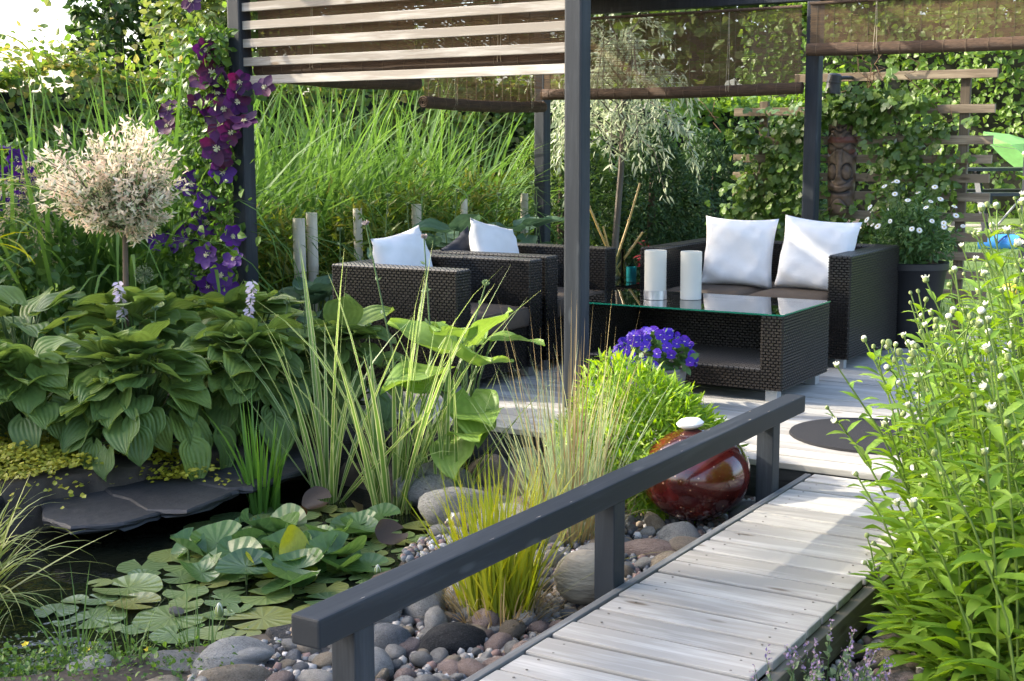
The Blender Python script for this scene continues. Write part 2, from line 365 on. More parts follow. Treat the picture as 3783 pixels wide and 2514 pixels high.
def rock(name, c0, c1, fleck, rough=.85):
    m, nt, ns, ls = nodes_of(name)
    out = N_(ns, 'ShaderNodeOutputMaterial'); bs = N_(ns, 'ShaderNodeBsdfPrincipled'); tc = N_(ns, 'ShaderNodeTexCoord'); oi = N_(ns, 'ShaderNodeObjectInfo')
    av = N_(ns, 'ShaderNodeVectorMath', operation='ADD'); cb = N_(ns, 'ShaderNodeCombineXYZ'); mu = N_(ns, 'ShaderNodeMath', operation='MULTIPLY'); mu.inputs[1].default_value = 50
    ls.new(oi.outputs['Random'], mu.inputs[0]); ls.new(mu.outputs[0], cb.inputs[0]); ls.new(tc.outputs['Object'], av.inputs[0]); ls.new(cb.outputs[0], av.inputs[1])
    def nz(sc, det, ro):
        n = N_(ns, 'ShaderNodeTexNoise'); n.inputs['Scale'].default_value = sc; n.inputs['Detail'].default_value = det; n.inputs['Roughness'].default_value = ro; ls.new(av.outputs[0], n.inputs['Vector']); return n.outputs[0]
    a = nz(2.2, 8, .72); b = nz(22, 3, .7); c = nz(9, 6, .75)
    ra = ramp(ns, [(.33, c0), (.68, c1)]); ls.new(a, ra.inputs[0]); fr = ramp(ns, [(.56, (0,0,0)), (.66, (1,1,1))]); ls.new(b, fr.inputs[0])
    mf = N_(ns, 'ShaderNodeMath', operation='MULTIPLY'); mf.inputs[1].default_value = .65; ls.new(fr.outputs[0], mf.inputs[0])
    mx = N_(ns, 'ShaderNodeMix', data_type='RGBA'); ls.new(mf.outputs[0], mx.inputs[0]); ls.new(ra.outputs[0], mx.inputs[6]); mx.inputs[7].default_value = (*fleck, 1)
    dk = ramp(ns, [(.34, (.35,.35,.35)), (.44, (1,1,1))]); ls.new(b, dk.inputs[0]); md = N_(ns, 'ShaderNodeMix', data_type='RGBA', blend_type='MULTIPLY'); md.inputs[0].default_value = .8; ls.new(mx.outputs[2], md.inputs[6]); ls.new(dk.outputs[0], md.inputs[7])
    hv = N_(ns, 'ShaderNodeHueSaturation'); ov = N_(ns, 'ShaderNodeMapRange'); ov.inputs[3].default_value = .7; ov.inputs[4].default_value = 1.25; ls.new(oi.outputs['Random'], ov.inputs[0]); ls.new(ov.outputs[0], hv.inputs['Value']); ls.new(md.outputs[2], hv.inputs['Color'])
    ls.new(hv.outputs[0], bs.inputs['Base Color']); bs.inputs['Roughness'].default_value = rough; bs.inputs['Specular IOR Level'].default_value = .3
    bu = N_(ns, 'ShaderNodeBump'); bu.inputs['Strength'].default_value = 1.0; bu.inputs['Distance'].default_value = .08; ls.new(c, bu.inputs['Height']); ls.new(bu.outputs[0], bs.inputs['Normal'])
    ls.new(bs.outputs[0], out.inputs[0]); return m
M_DROCK = rock('dark_rock', (.022,.023,.025), (.055,.055,.056), (.12,.12,.12))
M_GROCK = rock('grey_granite', (.34,.34,.325), (.52,.515,.50), (.6,.59,.57))
M_TROCK = rock('tan_stone', (.29,.235,.17), (.47,.41,.32), (.56,.5,.42))
M_PROCK = rock('pink_stone', (.27,.20,.18), (.42,.33,.30), (.52,.46,.43))
M_WROCK = rock('white_stone', (.45,.43,.40), (.66,.64,.60), (.75,.74,.7))
M_BROCK = rock('blue_grey_stone', (.15,.165,.185), (.30,.32,.345), (.42,.43,.45))
M_WHITEPEB = plain('white_pebble_paint', (.82,.80,.74), .45, .05)
M_BARK = plain('grey_bark', (.12,.10,.08), .9, .4, 14, bump=.7, bscale=40, stretch=(1,1,.3))
M_TWIG = plain('brown_twig', (.10,.07,.045), .9, .3)
M_STAKE = plain('bleached_bamboo', (.62,.55,.44), .6, .35, 5, bump=.3, bscale=30, stretch=(3,3,.5), objvar=.12)
M_CANE = plain('yellow_cane', (.42,.28,.08), .45, .2)
M_BLUEPL = plain('blue_vinyl', (.05,.24,.62), .35, .08)
M_BLUEDK = plain('navy_print', (.01,.03,.16), .4, .1)
M_YELPL = plain('yellow_toy', (.7,.5,.04), .5, .1)
M_UMB = leaf_mat('umbrella_cloth', [(.30,.62,.22), (.36,.70,.26)], trans=.55, rough=.8)
M_TEAL = plain('teal_glass', (.02,.20,.22), .1, .1, trans=.4)
M_LAMP = plain('lamp_housing', (.045,.048,.05), .45, .1)
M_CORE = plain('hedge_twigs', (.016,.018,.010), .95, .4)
M_PINK = plain('pink_bloom', (.55,.12,.22), .7, .2, trans=.3)

# red glazed ceramic with flecks
def glaze():
    m, nt, ns, ls = nodes_of('red_glaze')
    out = N_(ns, 'ShaderNodeOutputMaterial'); bs = N_(ns, 'ShaderNodeBsdfPrincipled'); tc = N_(ns, 'ShaderNodeTexCoord')
    n = N_(ns, 'ShaderNodeTexNoise'); n.inputs['Scale'].default_value = 7; n.inputs['Detail'].default_value = 5; ls.new(tc.outputs['Object'], n.inputs['Vector'])
    rp = ramp(ns, [(.32, (.032,.004,.004)), (.55, (.085,.008,.007)), (.75, (.17,.024,.014))]); ls.new(n.outputs[0], rp.inputs[0])
    v = N_(ns, 'ShaderNodeTexVoronoi'); v.inputs['Scale'].default_value = 26; ls.new(tc.outputs['Object'], v.inputs['Vector'])
    vr = ramp(ns, [(.07, (1,1,1)), (.12, (0,0,0))]); ls.new(v.outputs['Distance'], vr.inputs[0])
    mx = N_(ns, 'ShaderNodeMix', data_type='RGBA'); ls.new(vr.outputs[0], mx.inputs[0]); ls.new(rp.outputs[0], mx.inputs[6]); mx.inputs[7].default_value = (.42,.25,.16,1)
    ls.new(mx.outputs[2], bs.inputs['Base Color']); bs.inputs['Roughness'].default_value = .16; bs.inputs['Coat Weight'].default_value = .8; bs.inputs['Coat Roughness'].default_value = .05
    n2 = N_(ns, 'ShaderNodeTexNoise'); n2.inputs['Scale'].default_value = 22; ls.new(tc.outputs['Object'], n2.inputs['Vector'])
    bu = N_(ns, 'ShaderNodeBump'); bu.inputs['Strength'].default_value = .12; bu.inputs['Distance'].default_value = .01; ls.new(n2.outputs[0], bu.inputs['Height']); ls.new(bu.outputs[0], bs.inputs['Normal'])
    ls.new(bs.outputs[0], out.inputs[0]); return m
M_GLAZE = glaze()

def glass(name, tint, ior=1.5):
    m, nt, ns, ls = nodes_of(name)
    out = N_(ns, 'ShaderNodeOutputMaterial'); t = N_(ns, 'ShaderNodeBsdfTransparent'); g = N_(ns, 'ShaderNodeBsdfGlossy'); f = N_(ns, 'ShaderNodeFresnel'); mx = N_(ns, 'ShaderNodeMixShader')
    t.inputs[0].default_value = (*tint, 1); g.inputs['Roughness'].default_value = .01; f.inputs[0].default_value = ior
    mm = N_(ns, 'ShaderNodeMath', operation='MULTIPLY'); mm.inputs[1].default_value = 1.35; mm.use_clamp = True; ls.new(f.outputs[0], mm.inputs[0])
    ls.new(mm.outputs[0], mx.inputs[0]); ls.new(t.outputs[0], mx.inputs[1]); ls.new(g.outputs[0], mx.inputs[2]); ls.new(mx.outputs[0], out.inputs[0]); return m
M_GLASS = glass('table_glass', (.78,.86,.82))
M_VGLASS = glass('vase_glass', (.86,.93,.9))
M_GEDGE = plain('glass_edge', (.01,.16,.10), .1, .1)

def water_mat():
    m, nt, ns, ls = nodes_of('pond_water')
    out = N_(ns, 'ShaderNodeOutputMaterial'); bs = N_(ns, 'ShaderNodeBsdfPrincipled'); tc = N_(ns, 'ShaderNodeTexCoord')
    bs.inputs['Base Color'].default_value = (.006,.0075,.005,1); bs.inputs['Roughness'].default_value = .03; bs.inputs['IOR'].default_value = 1.33
    n = N_(ns, 'ShaderNodeTexNoise'); n.inputs['Scale'].default_value = 13; n.inputs['Detail'].default_value = 2; ls.new(tc.outputs['Object'], n.inputs['Vector'])
    bu = N_(ns, 'ShaderNodeBump'); bu.inputs['Strength'].default_value = .22; bu.inputs['Distance'].default_value = .02; ls.new(n.outputs[0], bu.inputs['Height']); ls.new(bu.outputs[0], bs.inputs['Normal'])
    ls.new(bs.outputs[0], out.inputs[0]); return m
M_WATER = water_mat()

def ground_mat():
    m, nt, ns, ls = nodes_of('soil_and_lawn')
    out = N_(ns, 'ShaderNodeOutputMaterial'); bs = N_(ns, 'ShaderNodeBsdfPrincipled'); tc = N_(ns, 'ShaderNodeTexCoord')
    n = N_(ns, 'ShaderNodeTexNoise'); n.inputs['Scale'].default_value = 9; n.inputs['Detail'].default_value = 8; ls.new(tc.outputs['Object'], n.inputs['Vector'])
    soil = ramp(ns, [(.3, (.018,.013,.009)), (.7, (.07,.055,.04))]); ls.new(n.outputs[0], soil.inputs[0])
    lawn = ramp(ns, [(.3, (.05,.10,.02)), (.7, (.13,.20,.045))]); ls.new(n.outputs[0], lawn.inputs[0])
    sx = N_(ns, 'ShaderNodeSeparateXYZ'); ls.new(tc.outputs['Object'], sx.inputs[0])
    a = N_(ns, 'ShaderNodeMath', operation='GREATER_THAN'); a.inputs[1].default_value = 9.9; ls.new(sx.outputs[1], a.inputs[0])
    b = N_(ns, 'ShaderNodeMath', operation='GREATER_THAN'); b.inputs[1].default_value = -4.6; ls.new(sx.outputs[0], b.inputs[0])
    c = N_(ns, 'ShaderNodeMath', operation='MULTIPLY'); ls.new(a.outputs[0], c.inputs[0]); ls.new(b.outputs[0], c.inputs[1])
    mx = N_(ns, 'ShaderNodeMix', data_type='RGBA'); ls.new(c.outputs[0], mx.inputs[0]); ls.new(soil.outputs[0], mx.inputs[6]); ls.new(lawn.outputs[0], mx.inputs[7])
    ls.new(mx.outputs[2], bs.inputs['Base Color']); bs.inputs['Roughness'].default_value = .95
    bu = N_(ns, 'ShaderNodeBump'); bu.inputs['Strength'].default_value = .8; bu.inputs['Distance'].default_value = .03; ls.new(n.outputs[0], bu.inputs['Height']); ls.new(bu.outputs[0], bs.inputs['Normal'])
    ls.new(bs.outputs[0], out.inputs[0]); return m
M_GROUND = ground_mat()

def gravel_mat():
    m, nt, ns, ls = nodes_of('mixed_gravel')
    out = N_(ns, 'ShaderNodeOutputMaterial'); bs = N_(ns, 'ShaderNodeBsdfPrincipled'); ge = N_(ns, 'ShaderNodeNewGeometry'); tc = N_(ns, 'ShaderNodeTexCoord')
    rp = ramp(ns, [(0, (.10,.10,.105)), (.18, (.24,.23,.21)), (.34, (.20,.13,.11)), (.5, (.34,.32,.29)), (.64, (.13,.14,.15)), (.78, (.27,.21,.15)), (.9, (.55,.53,.5))], 'CONSTANT')
    ls.new(ge.outputs['Random Per Island'], rp.inputs[0])
    n = N_(ns, 'ShaderNodeTexNoise'); n.inputs['Scale'].default_value = 60; n.inputs['Detail'].default_value = 4; ls.new(tc.outputs['Object'], n.inputs['Vector'])
    hv = N_(ns, 'ShaderNodeHueSaturation'); mr = N_(ns, 'ShaderNodeMapRange'); mr.inputs[3].default_value = .6; mr.inputs[4].default_value = 1.4; ls.new(n.outputs[0], mr.inputs[0]); ls.new(mr.outputs[0], hv.inputs['Value']); ls.new(rp.outputs[0], hv.inputs['Color'])
    ls.new(hv.outputs[0], bs.inputs['Base Color']); bs.inputs['Roughness'].default_value = .8; ls.new(bs.outputs[0], out.inputs[0]); return m
M_GRAVEL = gravel_mat()

# foliage
M_HOSTA = leaf_mat('hosta_leaf', [(.09,.155,.045), (.13,.205,.05), (.185,.27,.06)], .34, .45, veins=.4, nveins=7)
M_HOSTAB = leaf_mat('hosta_blue_leaf', [(.08,.15,.085), (.11,.19,.10)], .2, .5, veins=.22, nveins=7)
M_HOSTAL = leaf_mat('hosta_lime_leaf', [(.16,.27,.05), (.22,.34,.07)], .34, .45, veins=.22, nveins=7)
M_PETIOLE = plain('green_stalk', (.09,.15,.045), .5, .2, trans=.2)
M_PAD = pad_mat('lily_pad', [(.075,.125,.045), (.11,.165,.055), (.155,.20,.06), (.18,.18,.045)], .08, (.25,.30,.14))
M_PADU = pad_mat('lily_leaf_raised', [(.05,.11,.045), (.08,.16,.045), (.11,.20,.05)], .34, (.14,.22,.08))
M_PADY = leaf_mat('lily_leaf_yellow', [(.22,.27,.02), (.26,.30,.02)], .35, .3, spec=.6)
M_PADR = leaf_mat('lily_leaf_bronze', [(.045,.03,.018), (.07,.04,.02)], .25, .35, spec=.5)
M_IRIS = leaf_mat('striped_iris_blade', [(.11,.21,.05), (.16,.27,.06)], .40, .4, edge=((.50,.54,.26), .32))
M_IRISG = leaf_mat('green_iris_blade', [(.08,.19,.03), (.12,.25,.04)], .4, .4)
M_BLUEGR = leaf_mat('blue_grass', [(.24,.33,.19), (.33,.40,.22), (.46,.43,.22)], .38, .5)
M_YELGR = leaf_mat('golden_grass', [(.24,.30,.03), (.36,.36,.035), (.20,.27,.03)], .4, .5)
M_SEDGE = leaf_mat('sedge_blade', [(.16,.22,.05), (.26,.31,.08), (.34,.36,.12)], .35, .5)
M_STRAW = leaf_mat('straw', [(.42,.33,.15), (.33,.24,.12)], .2, .7)
M_MOUND = leaf_mat('dwarf_bamboo_leaf', [(.17,.32,.03), (.24,.40,.035), (.33,.45,.055)], .42, .4)
M_MISC = leaf_mat('tall_grass_blade', [(.065,.14,.034), (.095,.19,.042), (.14,.25,.06)], .42, .55, edge=None, spec=.2)
M_BAMB = leaf_mat('bamboo_leaf', [(.10,.17,.025), (.17,.23,.03), (.26,.25,.05)], .4, .45)
M_HEDGEL = leaf_mat('linden_hedge_leaf', [(.075,.145,.028), (.12,.20,.035), (.17,.24,.05), (.25,.22,.07)], .48, .4)
M_HEDGER = leaf_mat('beech_hedge_leaf', [(.08,.16,.027), (.13,.23,.035), (.18,.28,.05)], .45, .4)
M_TREE = leaf_mat('tree_leaf', [(.035,.075,.020), (.055,.11,.028), (.075,.135,.035)], .35, .45)
M_TREEL = leaf_mat('light_tree_leaf', [(.09,.15,.03), (.12,.19,.04), (.16,.19,.06)], .4, .45)
M_SILV = leaf_mat('silver_willow_leaf', [(.30,.36,.22), (.38,.44,.28), (.46,.50,.36)], .35, .5)
M_JUN = leaf_mat('conifer_spray', [(.028,.065,.020), (.05,.10,.03), (.07,.13,.035)], .2, .55)
M_GOLDS = leaf_mat('golden_shrub_leaf', [(.10,.17,.03), (.14,.22,.045)], .35, .5)
M_WILW = leaf_mat('white_pink_willow_leaf', [(.76,.69,.52), (.80,.62,.48), (.76,.72,.56), (.34,.38,.19)], .42, .55)
M_WILG = leaf_mat('green_willow_leaf', [(.13,.20,.08), (.22,.29,.13)], .35, .5)
M_CLEML = leaf_mat('clematis_leaf', [(.05,.11,.022), (.085,.17,.028), (.14,.24,.04)], .42, .4)
M_CLEMF = leaf_mat('clematis_petal', [(.035,.006,.055), (.060,.008,.065), (.075,.007,.035)], .32, .5)
M_CLEMV = leaf_mat('clematis_violet_petal', [(.06,.012,.15), (.08,.016,.19)], .32, .5)
M_CLEMC = plain('cream_stamens', (.62,.60,.38), .8, .1)
M_IVY = leaf_mat('ivy_leaf', [(.065,.13,.022), (.11,.20,.035), (.18,.26,.065)], .3, .33, spec=.55)
M_DAISL = leaf_mat('scabious_leaf', [(.13,.25,.03), (.19,.32,.042), (.25,.38,.06)], .42, .38)
M_DAISS = plain('pale_green_stem', (.19,.28,.06), .5, .15, trans=.3)
M_BUDG = plain('bud_green', (.24,.30,.10), .6, .1, trans=.2)
M_BUDW = plain('bud_white', (.78,.77,.62), .7, .06, trans=.25)
M_PETALW = leaf_mat('white_petal', [(.80,.81,.80), (.84,.84,.82)], .3, .6)
M_YEYE = plain('yellow_eye', (.62,.40,.03), .8, .1)
M_MARG = leaf_mat('marguerite_leaf', [(.055,.12,.03), (.09,.17,.045)], .3, .45)
M_PANSY = leaf_mat('pansy_petal', [(.045,.016,.33), (.065,.018,.40), (.11,.02,.40)], .25, .6)
M_CATM = leaf_mat('catmint_leaf', [(.13,.19,.10), (.17,.24,.12)], .3, .55)
M_CATF = leaf_mat('mauve_flower', [(.28,.20,.27), (.22,.17,.33), (.30,.22,.22)], .3, .6)
M_JENNY = leaf_mat('golden_creeper_leaf', [(.28,.27,.02), (.36,.33,.03), (.20,.24,.02)], .3, .45)
M_HFLOW = leaf_mat('pale_lilac_flower', [(.55,.48,.62), (.62,.55,.62)], .35, .6)
M_DRYF = leaf_mat('dry_flower', [(.38,.31,.30), (.30,.26,.25)], .2, .7)
M_PLUME = leaf_mat('cream_plume', [(.50,.43,.27), (.42,.36,.22)], .35, .7)
M_RED = leaf_mat('red_maple_leaf', [(.20,.012,.014), (.26,.02,.02)], .35, .5)
M_BUTTER = leaf_mat('yellow_petal', [(.75,.58,.01), (.80,.62,.02)], .3, .5)
M_GRASS = leaf_mat('grass_tuft', [(.07,.14,.03), (.11,.19,.05)], .35, .5)

# ------------------------------------------------------------------ ground, pond, gravel
POND = [(-4.72,3.30),(-4.70,3.76),(-4.56,4.17),(-4.44,4.64),(-4.33,5.00),(-3.95,5.00),(-3.55,4.86),(-3.18,4.66),(-3.02,4.36),(-2.96,4.08),(-2.84,3.56),(-2.80,3.20),(-2.95,2.88),(-3.25,2.42),(-3.7,2.0),(-4.7,1.5),(-5.8,1.9),(-5.5,2.9)]
def inside(px, py, poly):
    c = np.zeros(px.shape, bool); n = len(poly)
    for i in range(n):
        x0, y0 = poly[i]; x1, y1 = poly[(i+1) % n]
        hit = ((y0 > py) != (y1 > py)) & (px < (x1-x0)*(py-y0)/(y1-y0+1e-12)+x0)
        c ^= hit
    return c
def dist_poly(px, py, poly):
    d = np.full(px.shape, 1e9); n = len(poly)
    for i in range(n):
        a = np.array(poly[i]); b = np.array(poly[(i+1) % n]); ab = b-a
        t = np.clip(((px-a[0])*ab[0]+(py-a[1])*ab[1])/(ab@ab), 0, 1)
        d = np.minimum(d, np.hypot(px-a[0]-t*ab[0], py-a[1]-t*ab[1]))
    return d
def sstep(a, b, x):
    t = np.clip((x-a)/(b-a), 0, 1); return t*t*(3-2*t)
def gheight(x, y):
    x = np.asarray(x, float); y = np.asarray(y, float)
    z = -.15+.13*sstep(-3.6, -5.2, x)                      # planting bed on the left lies higher
    z = np.where(y > 10.3, -.06+.40*sstep(10.5, 16.0, y), z)
    ins = inside(x, y, POND); d = dist_poly(x, y, POND)
    return np.where(ins, z-.75*sstep(0, .16, d), z)
gx = np.unique(np.concatenate([np.linspace(-260, -14, 22), np.linspace(-14, -6.4, 20), np.linspace(-6.4, .5, 95), np.linspace(.5, 8, 18), np.linspace(8, 260, 20)]))
gy = np.unique(np.concatenate([np.linspace(-60, .5, 16), np.linspace(.5, 6.2, 90), np.linspace(6.2, 20, 34), np.linspace(20, 320, 26)]))
GX, GY = np.meshgrid(gx, gy, indexing='ij')
GZ = gheight(GX, GY)+.012*np.sin(GX*7.1+1.3*np.sin(GY*5))*np.cos(GY*6.3)
V = np.stack([GX, GY, GZ], -1).reshape(-1, 3)
nx_, ny_ = GX.shape
i, j = np.meshgrid(np.arange(nx_-1), np.arange(ny_-1), indexing='ij'); q = i*ny_+j
F = np.stack([q, q+ny_, q+ny_+1, q+1], -1).reshape(-1, 4)
place('ground', np_mesh('ground', V, F, M_GROUND), kind='structure')

cx, cy = -3.9, 3.3
wp = [(cx+(x-cx)*1.09, cy+(y-cy)*1.09, -.25) for x, y in POND]
m = MB(); m.add(wp, [tuple(range(len(wp)))]); m.build('pond_water', M_WATER, kind='structure')

# ---- stones
def ico(sub):
    bm = bmesh.new(); bmesh.ops.create_icosphere(bm, subdivisions=sub, radius=1)
    V = np.array([v.co[:] for v in bm.verts]); F = np.array([[v.index for v in f.verts] for f in bm.faces]); bm.free(); return V, F
ICO1 = ico(1); ICO2 = ico(2); ICO3 = ico(3)
def lump(IC, amp, seed, flat=0):
    V, F = IC; r = np.random.default_rng(seed); d = np.zeros(len(V))
    for k in range(5):
        w = r.normal(0, 1.1+.5*k, 3); d += np.sin(V@w+r.uniform(0, 6))*amp/(1+.7*k)
    V2 = V*(1+d)[:, None]
    if flat:                                              # facets
        for k in range(flat):
            n = norm(r.normal(size=3)); h = r.uniform(.62, .85); e = np.maximum(V2@n-h, 0); V2 = V2-e[:, None]*n*.9
    return V2, F
STONE_M = {}
def stone_mesh(mt, s, flat, sub=2):
    key = (mt.name, s, flat, sub)
    if key not in STONE_M:
        V, F = lump(ICO2 if sub == 2 else ICO3, .12, 100+s, flat); STONE_M[key] = np_mesh('stone', V, F, mt)
    return STONE_M[key]
def stone(name, mt, x, y, z, sx, sy, sz, rz, label, cat='stone', group=None, s=0, flat=0, tilt=(0, 0), sub=3):
    M = Matrix.Translation((x, y, z)) @ Matrix.Rotation(rz, 4, 'Z') @ Matrix.Rotation(tilt[0], 4, 'X') @ Matrix.Rotation(tilt[1], 4, 'Y') @ Matrix.Diagonal((sx, sy, sz, 1))
    return place(name, stone_mesh(mt, s, flat, sub), None, M, label=label, cat=cat, group=group)

# slate slabs along the far bank of the pond: thick irregular plates
def slab(name, pts, z, th, mt, label, seed, tilt=(0, 0)):
    r = np.random.default_rng(seed); out = []
    n = len(pts)
    for i in range(n):                                     # rough broken outline
        a = np.array(pts[i]); b = np.array(pts[(i+1) % n]); k = 4
        for t in np.arange(k)/k:
            p = a+(b-a)*t+r.normal(0, .007, 2); out.append(p)
    out = np.array(out); c = out.mean(0); k = len(out)
    V = [(c[0], c[1], z)]; F = []
    for ri, (s, dz) in enumerate([(.5, 0), (.97, .0), (1., -.006), (1.012, -.35*th), (.985, -.62*th), (1.0, -.8*th), (.93, -th)]):
        for p in out:
            q = c+(p-c)*(s+(r.normal(0, .008) if ri > 2 else 0)); V.append((q[0], q[1], z+dz+(q[0]-c[0])*tilt[0]+(q[1]-c[1])*tilt[1]+(0 if ri < 3 else r.normal(0, .004))))
    for i in range(k): F.append((0, 1+i, 1+(i+1) % k))
    for ri in range(6):
        for i in range(k):
            a = 1+ri*k+i; b = 1+ri*k+(i+1) % k; F.append((a, a+k, b+k)); F.append((a, b+k, b))
    place(name, np_mesh(name, V, F, mt, smooth=False), label=label, cat='slate slab', group='slate slabs along the pond bank')
slab('slate_slab', [(-4.74,3.77),(-4.48,3.56),(-4.27,3.53),(-4.12,3.70),(-4.15,3.92),(-4.55,4.02),(-4.74,4.02)], -.135, .035, M_SLATE, 'leftmost dark slate slab over the pond, beside the golden creeper', 1)
slab('slate_slab', [(-4.60,4.00),(-4.19,3.86),(-4.03,3.93),(-4.05,4.22),(-4.10,4.42),(-4.45,4.52),(-4.95,4.42)], -.12, .035, M_SLATE, 'dark slate slab under the drooping hosta leaf, middle of the bank', 2, (0, .03))
slab('slate_slab', [(-4.60,4.32),(-4.12,4.22),(-4.02,4.32),(-4.02,4.72),(-4.10,4.98),(-4.42,5.05),(-4.68,4.68)], -.105, .035, M_SLATE, 'dark slate slab behind the plain green iris', 3, (0, .02))
slab('slate_slab', [(-2.82,3.08),(-2.62,2.86),(-2.36,2.92),(-2.34,3.08),(-2.50,3.26),(-2.72,3.26)], -.135, .05, M_DROCK, 'flat grey slab on the pond shore beside the near rail end', 4)

BIG = [  # name, material, x, y, z, sx, sy, sz, rz, tilt, flat, label
 ('flat_rock', M_DROCK, -3.52, 5.20, -.055, .29, .20, .075, .5, (.12, .05), 2, 'broad flat dark rock below the deck edge'),
 ('boulder', M_GROCK, -3.42, 4.86, -.15, .20, .15, .12, .3, (0, 0), 3, 'grey speckled boulder behind the striped iris foot'),
 ('boulder', M_GROCK, -3.06, 4.62, -.17, .23, .12, .11, .8, (0, .2), 3, 'long slanting grey boulder at the water right of the iris'),
 ('boulder', M_PROCK, -3.22, 5.02, -.10, .115, .10, .095, .2, (0, 0), 0, 'round purplish brown stone beside the flat dark rock'),
 ('boulder', M_PROCK, -3.02, 4.95, -.10, .085, .07, .10, .9, (0, .3), 2, 'pointed pinkish stone between the rocks and the blue grass'),
 ('boulder', M_BROCK, -3.20, 5.28, -.08, .10, .07, .06, .2, (0, 0), 1, 'dark striped stone against the deck fascia'),
 ('boulder', M_TROCK, -2.97, 5.14, -.08, .055, .05, .075, .4, (0, .3), 1, 'upright olive brown cobble behind the pebbles'),
 ('boulder', M_DROCK, -4.05, 5.10, -.10, .24, .14, .14, .3, (0, 0), 3, 'dark rock behind the slate slabs under the hostas'),
 ('boulder', M_DROCK, -3.80, 5.22, -.08, .16, .13, .12, 1.3, (0, 0), 3, 'dark rock behind the left striped iris'),
 ('boulder', M_GROCK, -2.78, 4.45, -.15, .16, .10, .09, 1.1, (0, 0), 3, 'pale grey boulder behind the golden grass'),
 ('boulder', M_GROCK, -2.42, 3.66, -.13, .10, .085, .11, 1.2, (0, 0), 3, 'light grey blocky stone just left of the golden grass foot'),
 ('boulder', M_TROCK, -2.47, 3.85, -.09, .085, .10, .10, .4, (0, 0), 2, 'tall tan stone partly hidden by the golden grass'),
 ('boulder', M_GROCK, -2.47, 3.44, -.12, .095, .078, .085, .2, (0, 0), 3, 'grey angular granite stone below the rail'),
 ('boulder', M_DROCK, -2.245, 3.26, -.14, .135, .072, .075, 1.0, (.2, .1), 3, 'large smooth dark grey stone among the pebbles'),
 ('boulder', M_BROCK, -2.40, 3.16, -.13, .072, .06, .065, .5, (0, 0), 1, 'blue grey speckled cobble beside the near rail post'),
 ('boulder', M_GROCK, -2.33, 2.98, -.13, .07, .07, .06, .5, (0, 0), 1, 'rough grey cobble touching the near rail post'),
 ('boulder', M_WROCK, -2.57, 3.34, -.12, .085, .065, .065, 1.1, (0, 0), 1, 'whitish rounded stone below the rail'),
 ('boulder', M_TROCK, -2.60, 3.14, -.10, .10, .035, .038, .9, (0, 0), 0, 'long tan stone lying under the rail end'),
 ('boulder', M_GROCK, -2.74, 2.83, -.17, .13, .09, .085, 1.1, (0, 0), 2, 'light grey mossy boulder at the pond front'),
 ('boulder', M_GROCK, -2.88, 2.74, -.19, .14, .10, .08, .6, (0, 0), 2, 'pale grey boulder among the buttercups'),
 ('boulder', M_TROCK, -2.60, 2.72, -.16, .13, .075, .07, .9, (0, 0), 2, 'brown flat stone at the bottom edge by the rail post'),
 ('boulder', M_GROCK, -2.66, 2.84, -.115, .055, .024, .020, .9, (0, 0), 0, 'small pale elongated stone on the pond front boulders'),
 ('boulder', M_GROCK, -2.10, 4.62, -.125, .085, .075, .075, .4, (0, 0), 1, 'grey tan stone at the foot of the red ball'),
 ('driftwood_chunk', M_BARK, -1.985, 4.50, -.11, .115, .065, .04, .45, (.1, .1), 4, 'rough bark chunk lying before the red ball'),
 ('boulder', M_PROCK, -2.12, 4.42, -.14, .12, .05, .05, .3, (0, 0), 0, 'rusty flat stone right of the middle rail post'),
 ('boulder', M_TROCK, -2.0, 4.30, -.125, .068, .055, .05, .4, (0, 0), 1, 'tan rounded stone beside the walkway before the bark chunk'),
 ('boulder', M_GROCK, -1.97, 5.02, -.11, .09, .07, .06, .4, (0, 0), 3, 'grey stone under the far rail post'),
 ('boulder', M_WROCK, -1.87, 5.27, -.07, .07, .05, .03, .2, (0, 0), 0, 'flat cream stone at the end of the walkway'),
 ('boulder', M_GROCK, -3.08, 2.60, -.19, .12, .09, .07, .9, (0, 0), 2, 'low grey stone at the bottom edge left of the boulders'),
 ('boulder', M_TROCK, -2.78, 2.58, -.18, .11, .08, .07, .4, (0, 0), 2, 'tan stone at the very bottom below the mossy boulder'),
 ('boulder', M_DROCK, -5.05, 3.35, -.10, .14, .12, .10, .7, (0, 0), 3, 'black wet rock at the left edge before the creeper'),
 ('boulder', M_DROCK, -4.80, 3.45, -.12, .17, .15, .10, .2, (0, 0), 3, 'wet black rock at the left end of the bank'),
 ('boulder', M_DROCK, -4.98, 3.72, -.06, .10, .09, .09, .9, (0, 0), 3, 'small dark rock under the golden creeper'),
 ('boulder', M_GROCK, -5.02, 3.55, -.08, .09, .06, .06, .5, (0, 0), 2, 'grey rock at the left picture edge by the creeper'),
]
for k, (n, mt, x, y, z, sx, sy, sz, rz, ti, fl, lb) in enumerate(BIG):
    stone(n, mt, x, y, z, sx, sy, sz, rz, lb, 'driftwood' if 'wood' in n else 'rock', s=k % 12, flat=fl, tilt=ti)

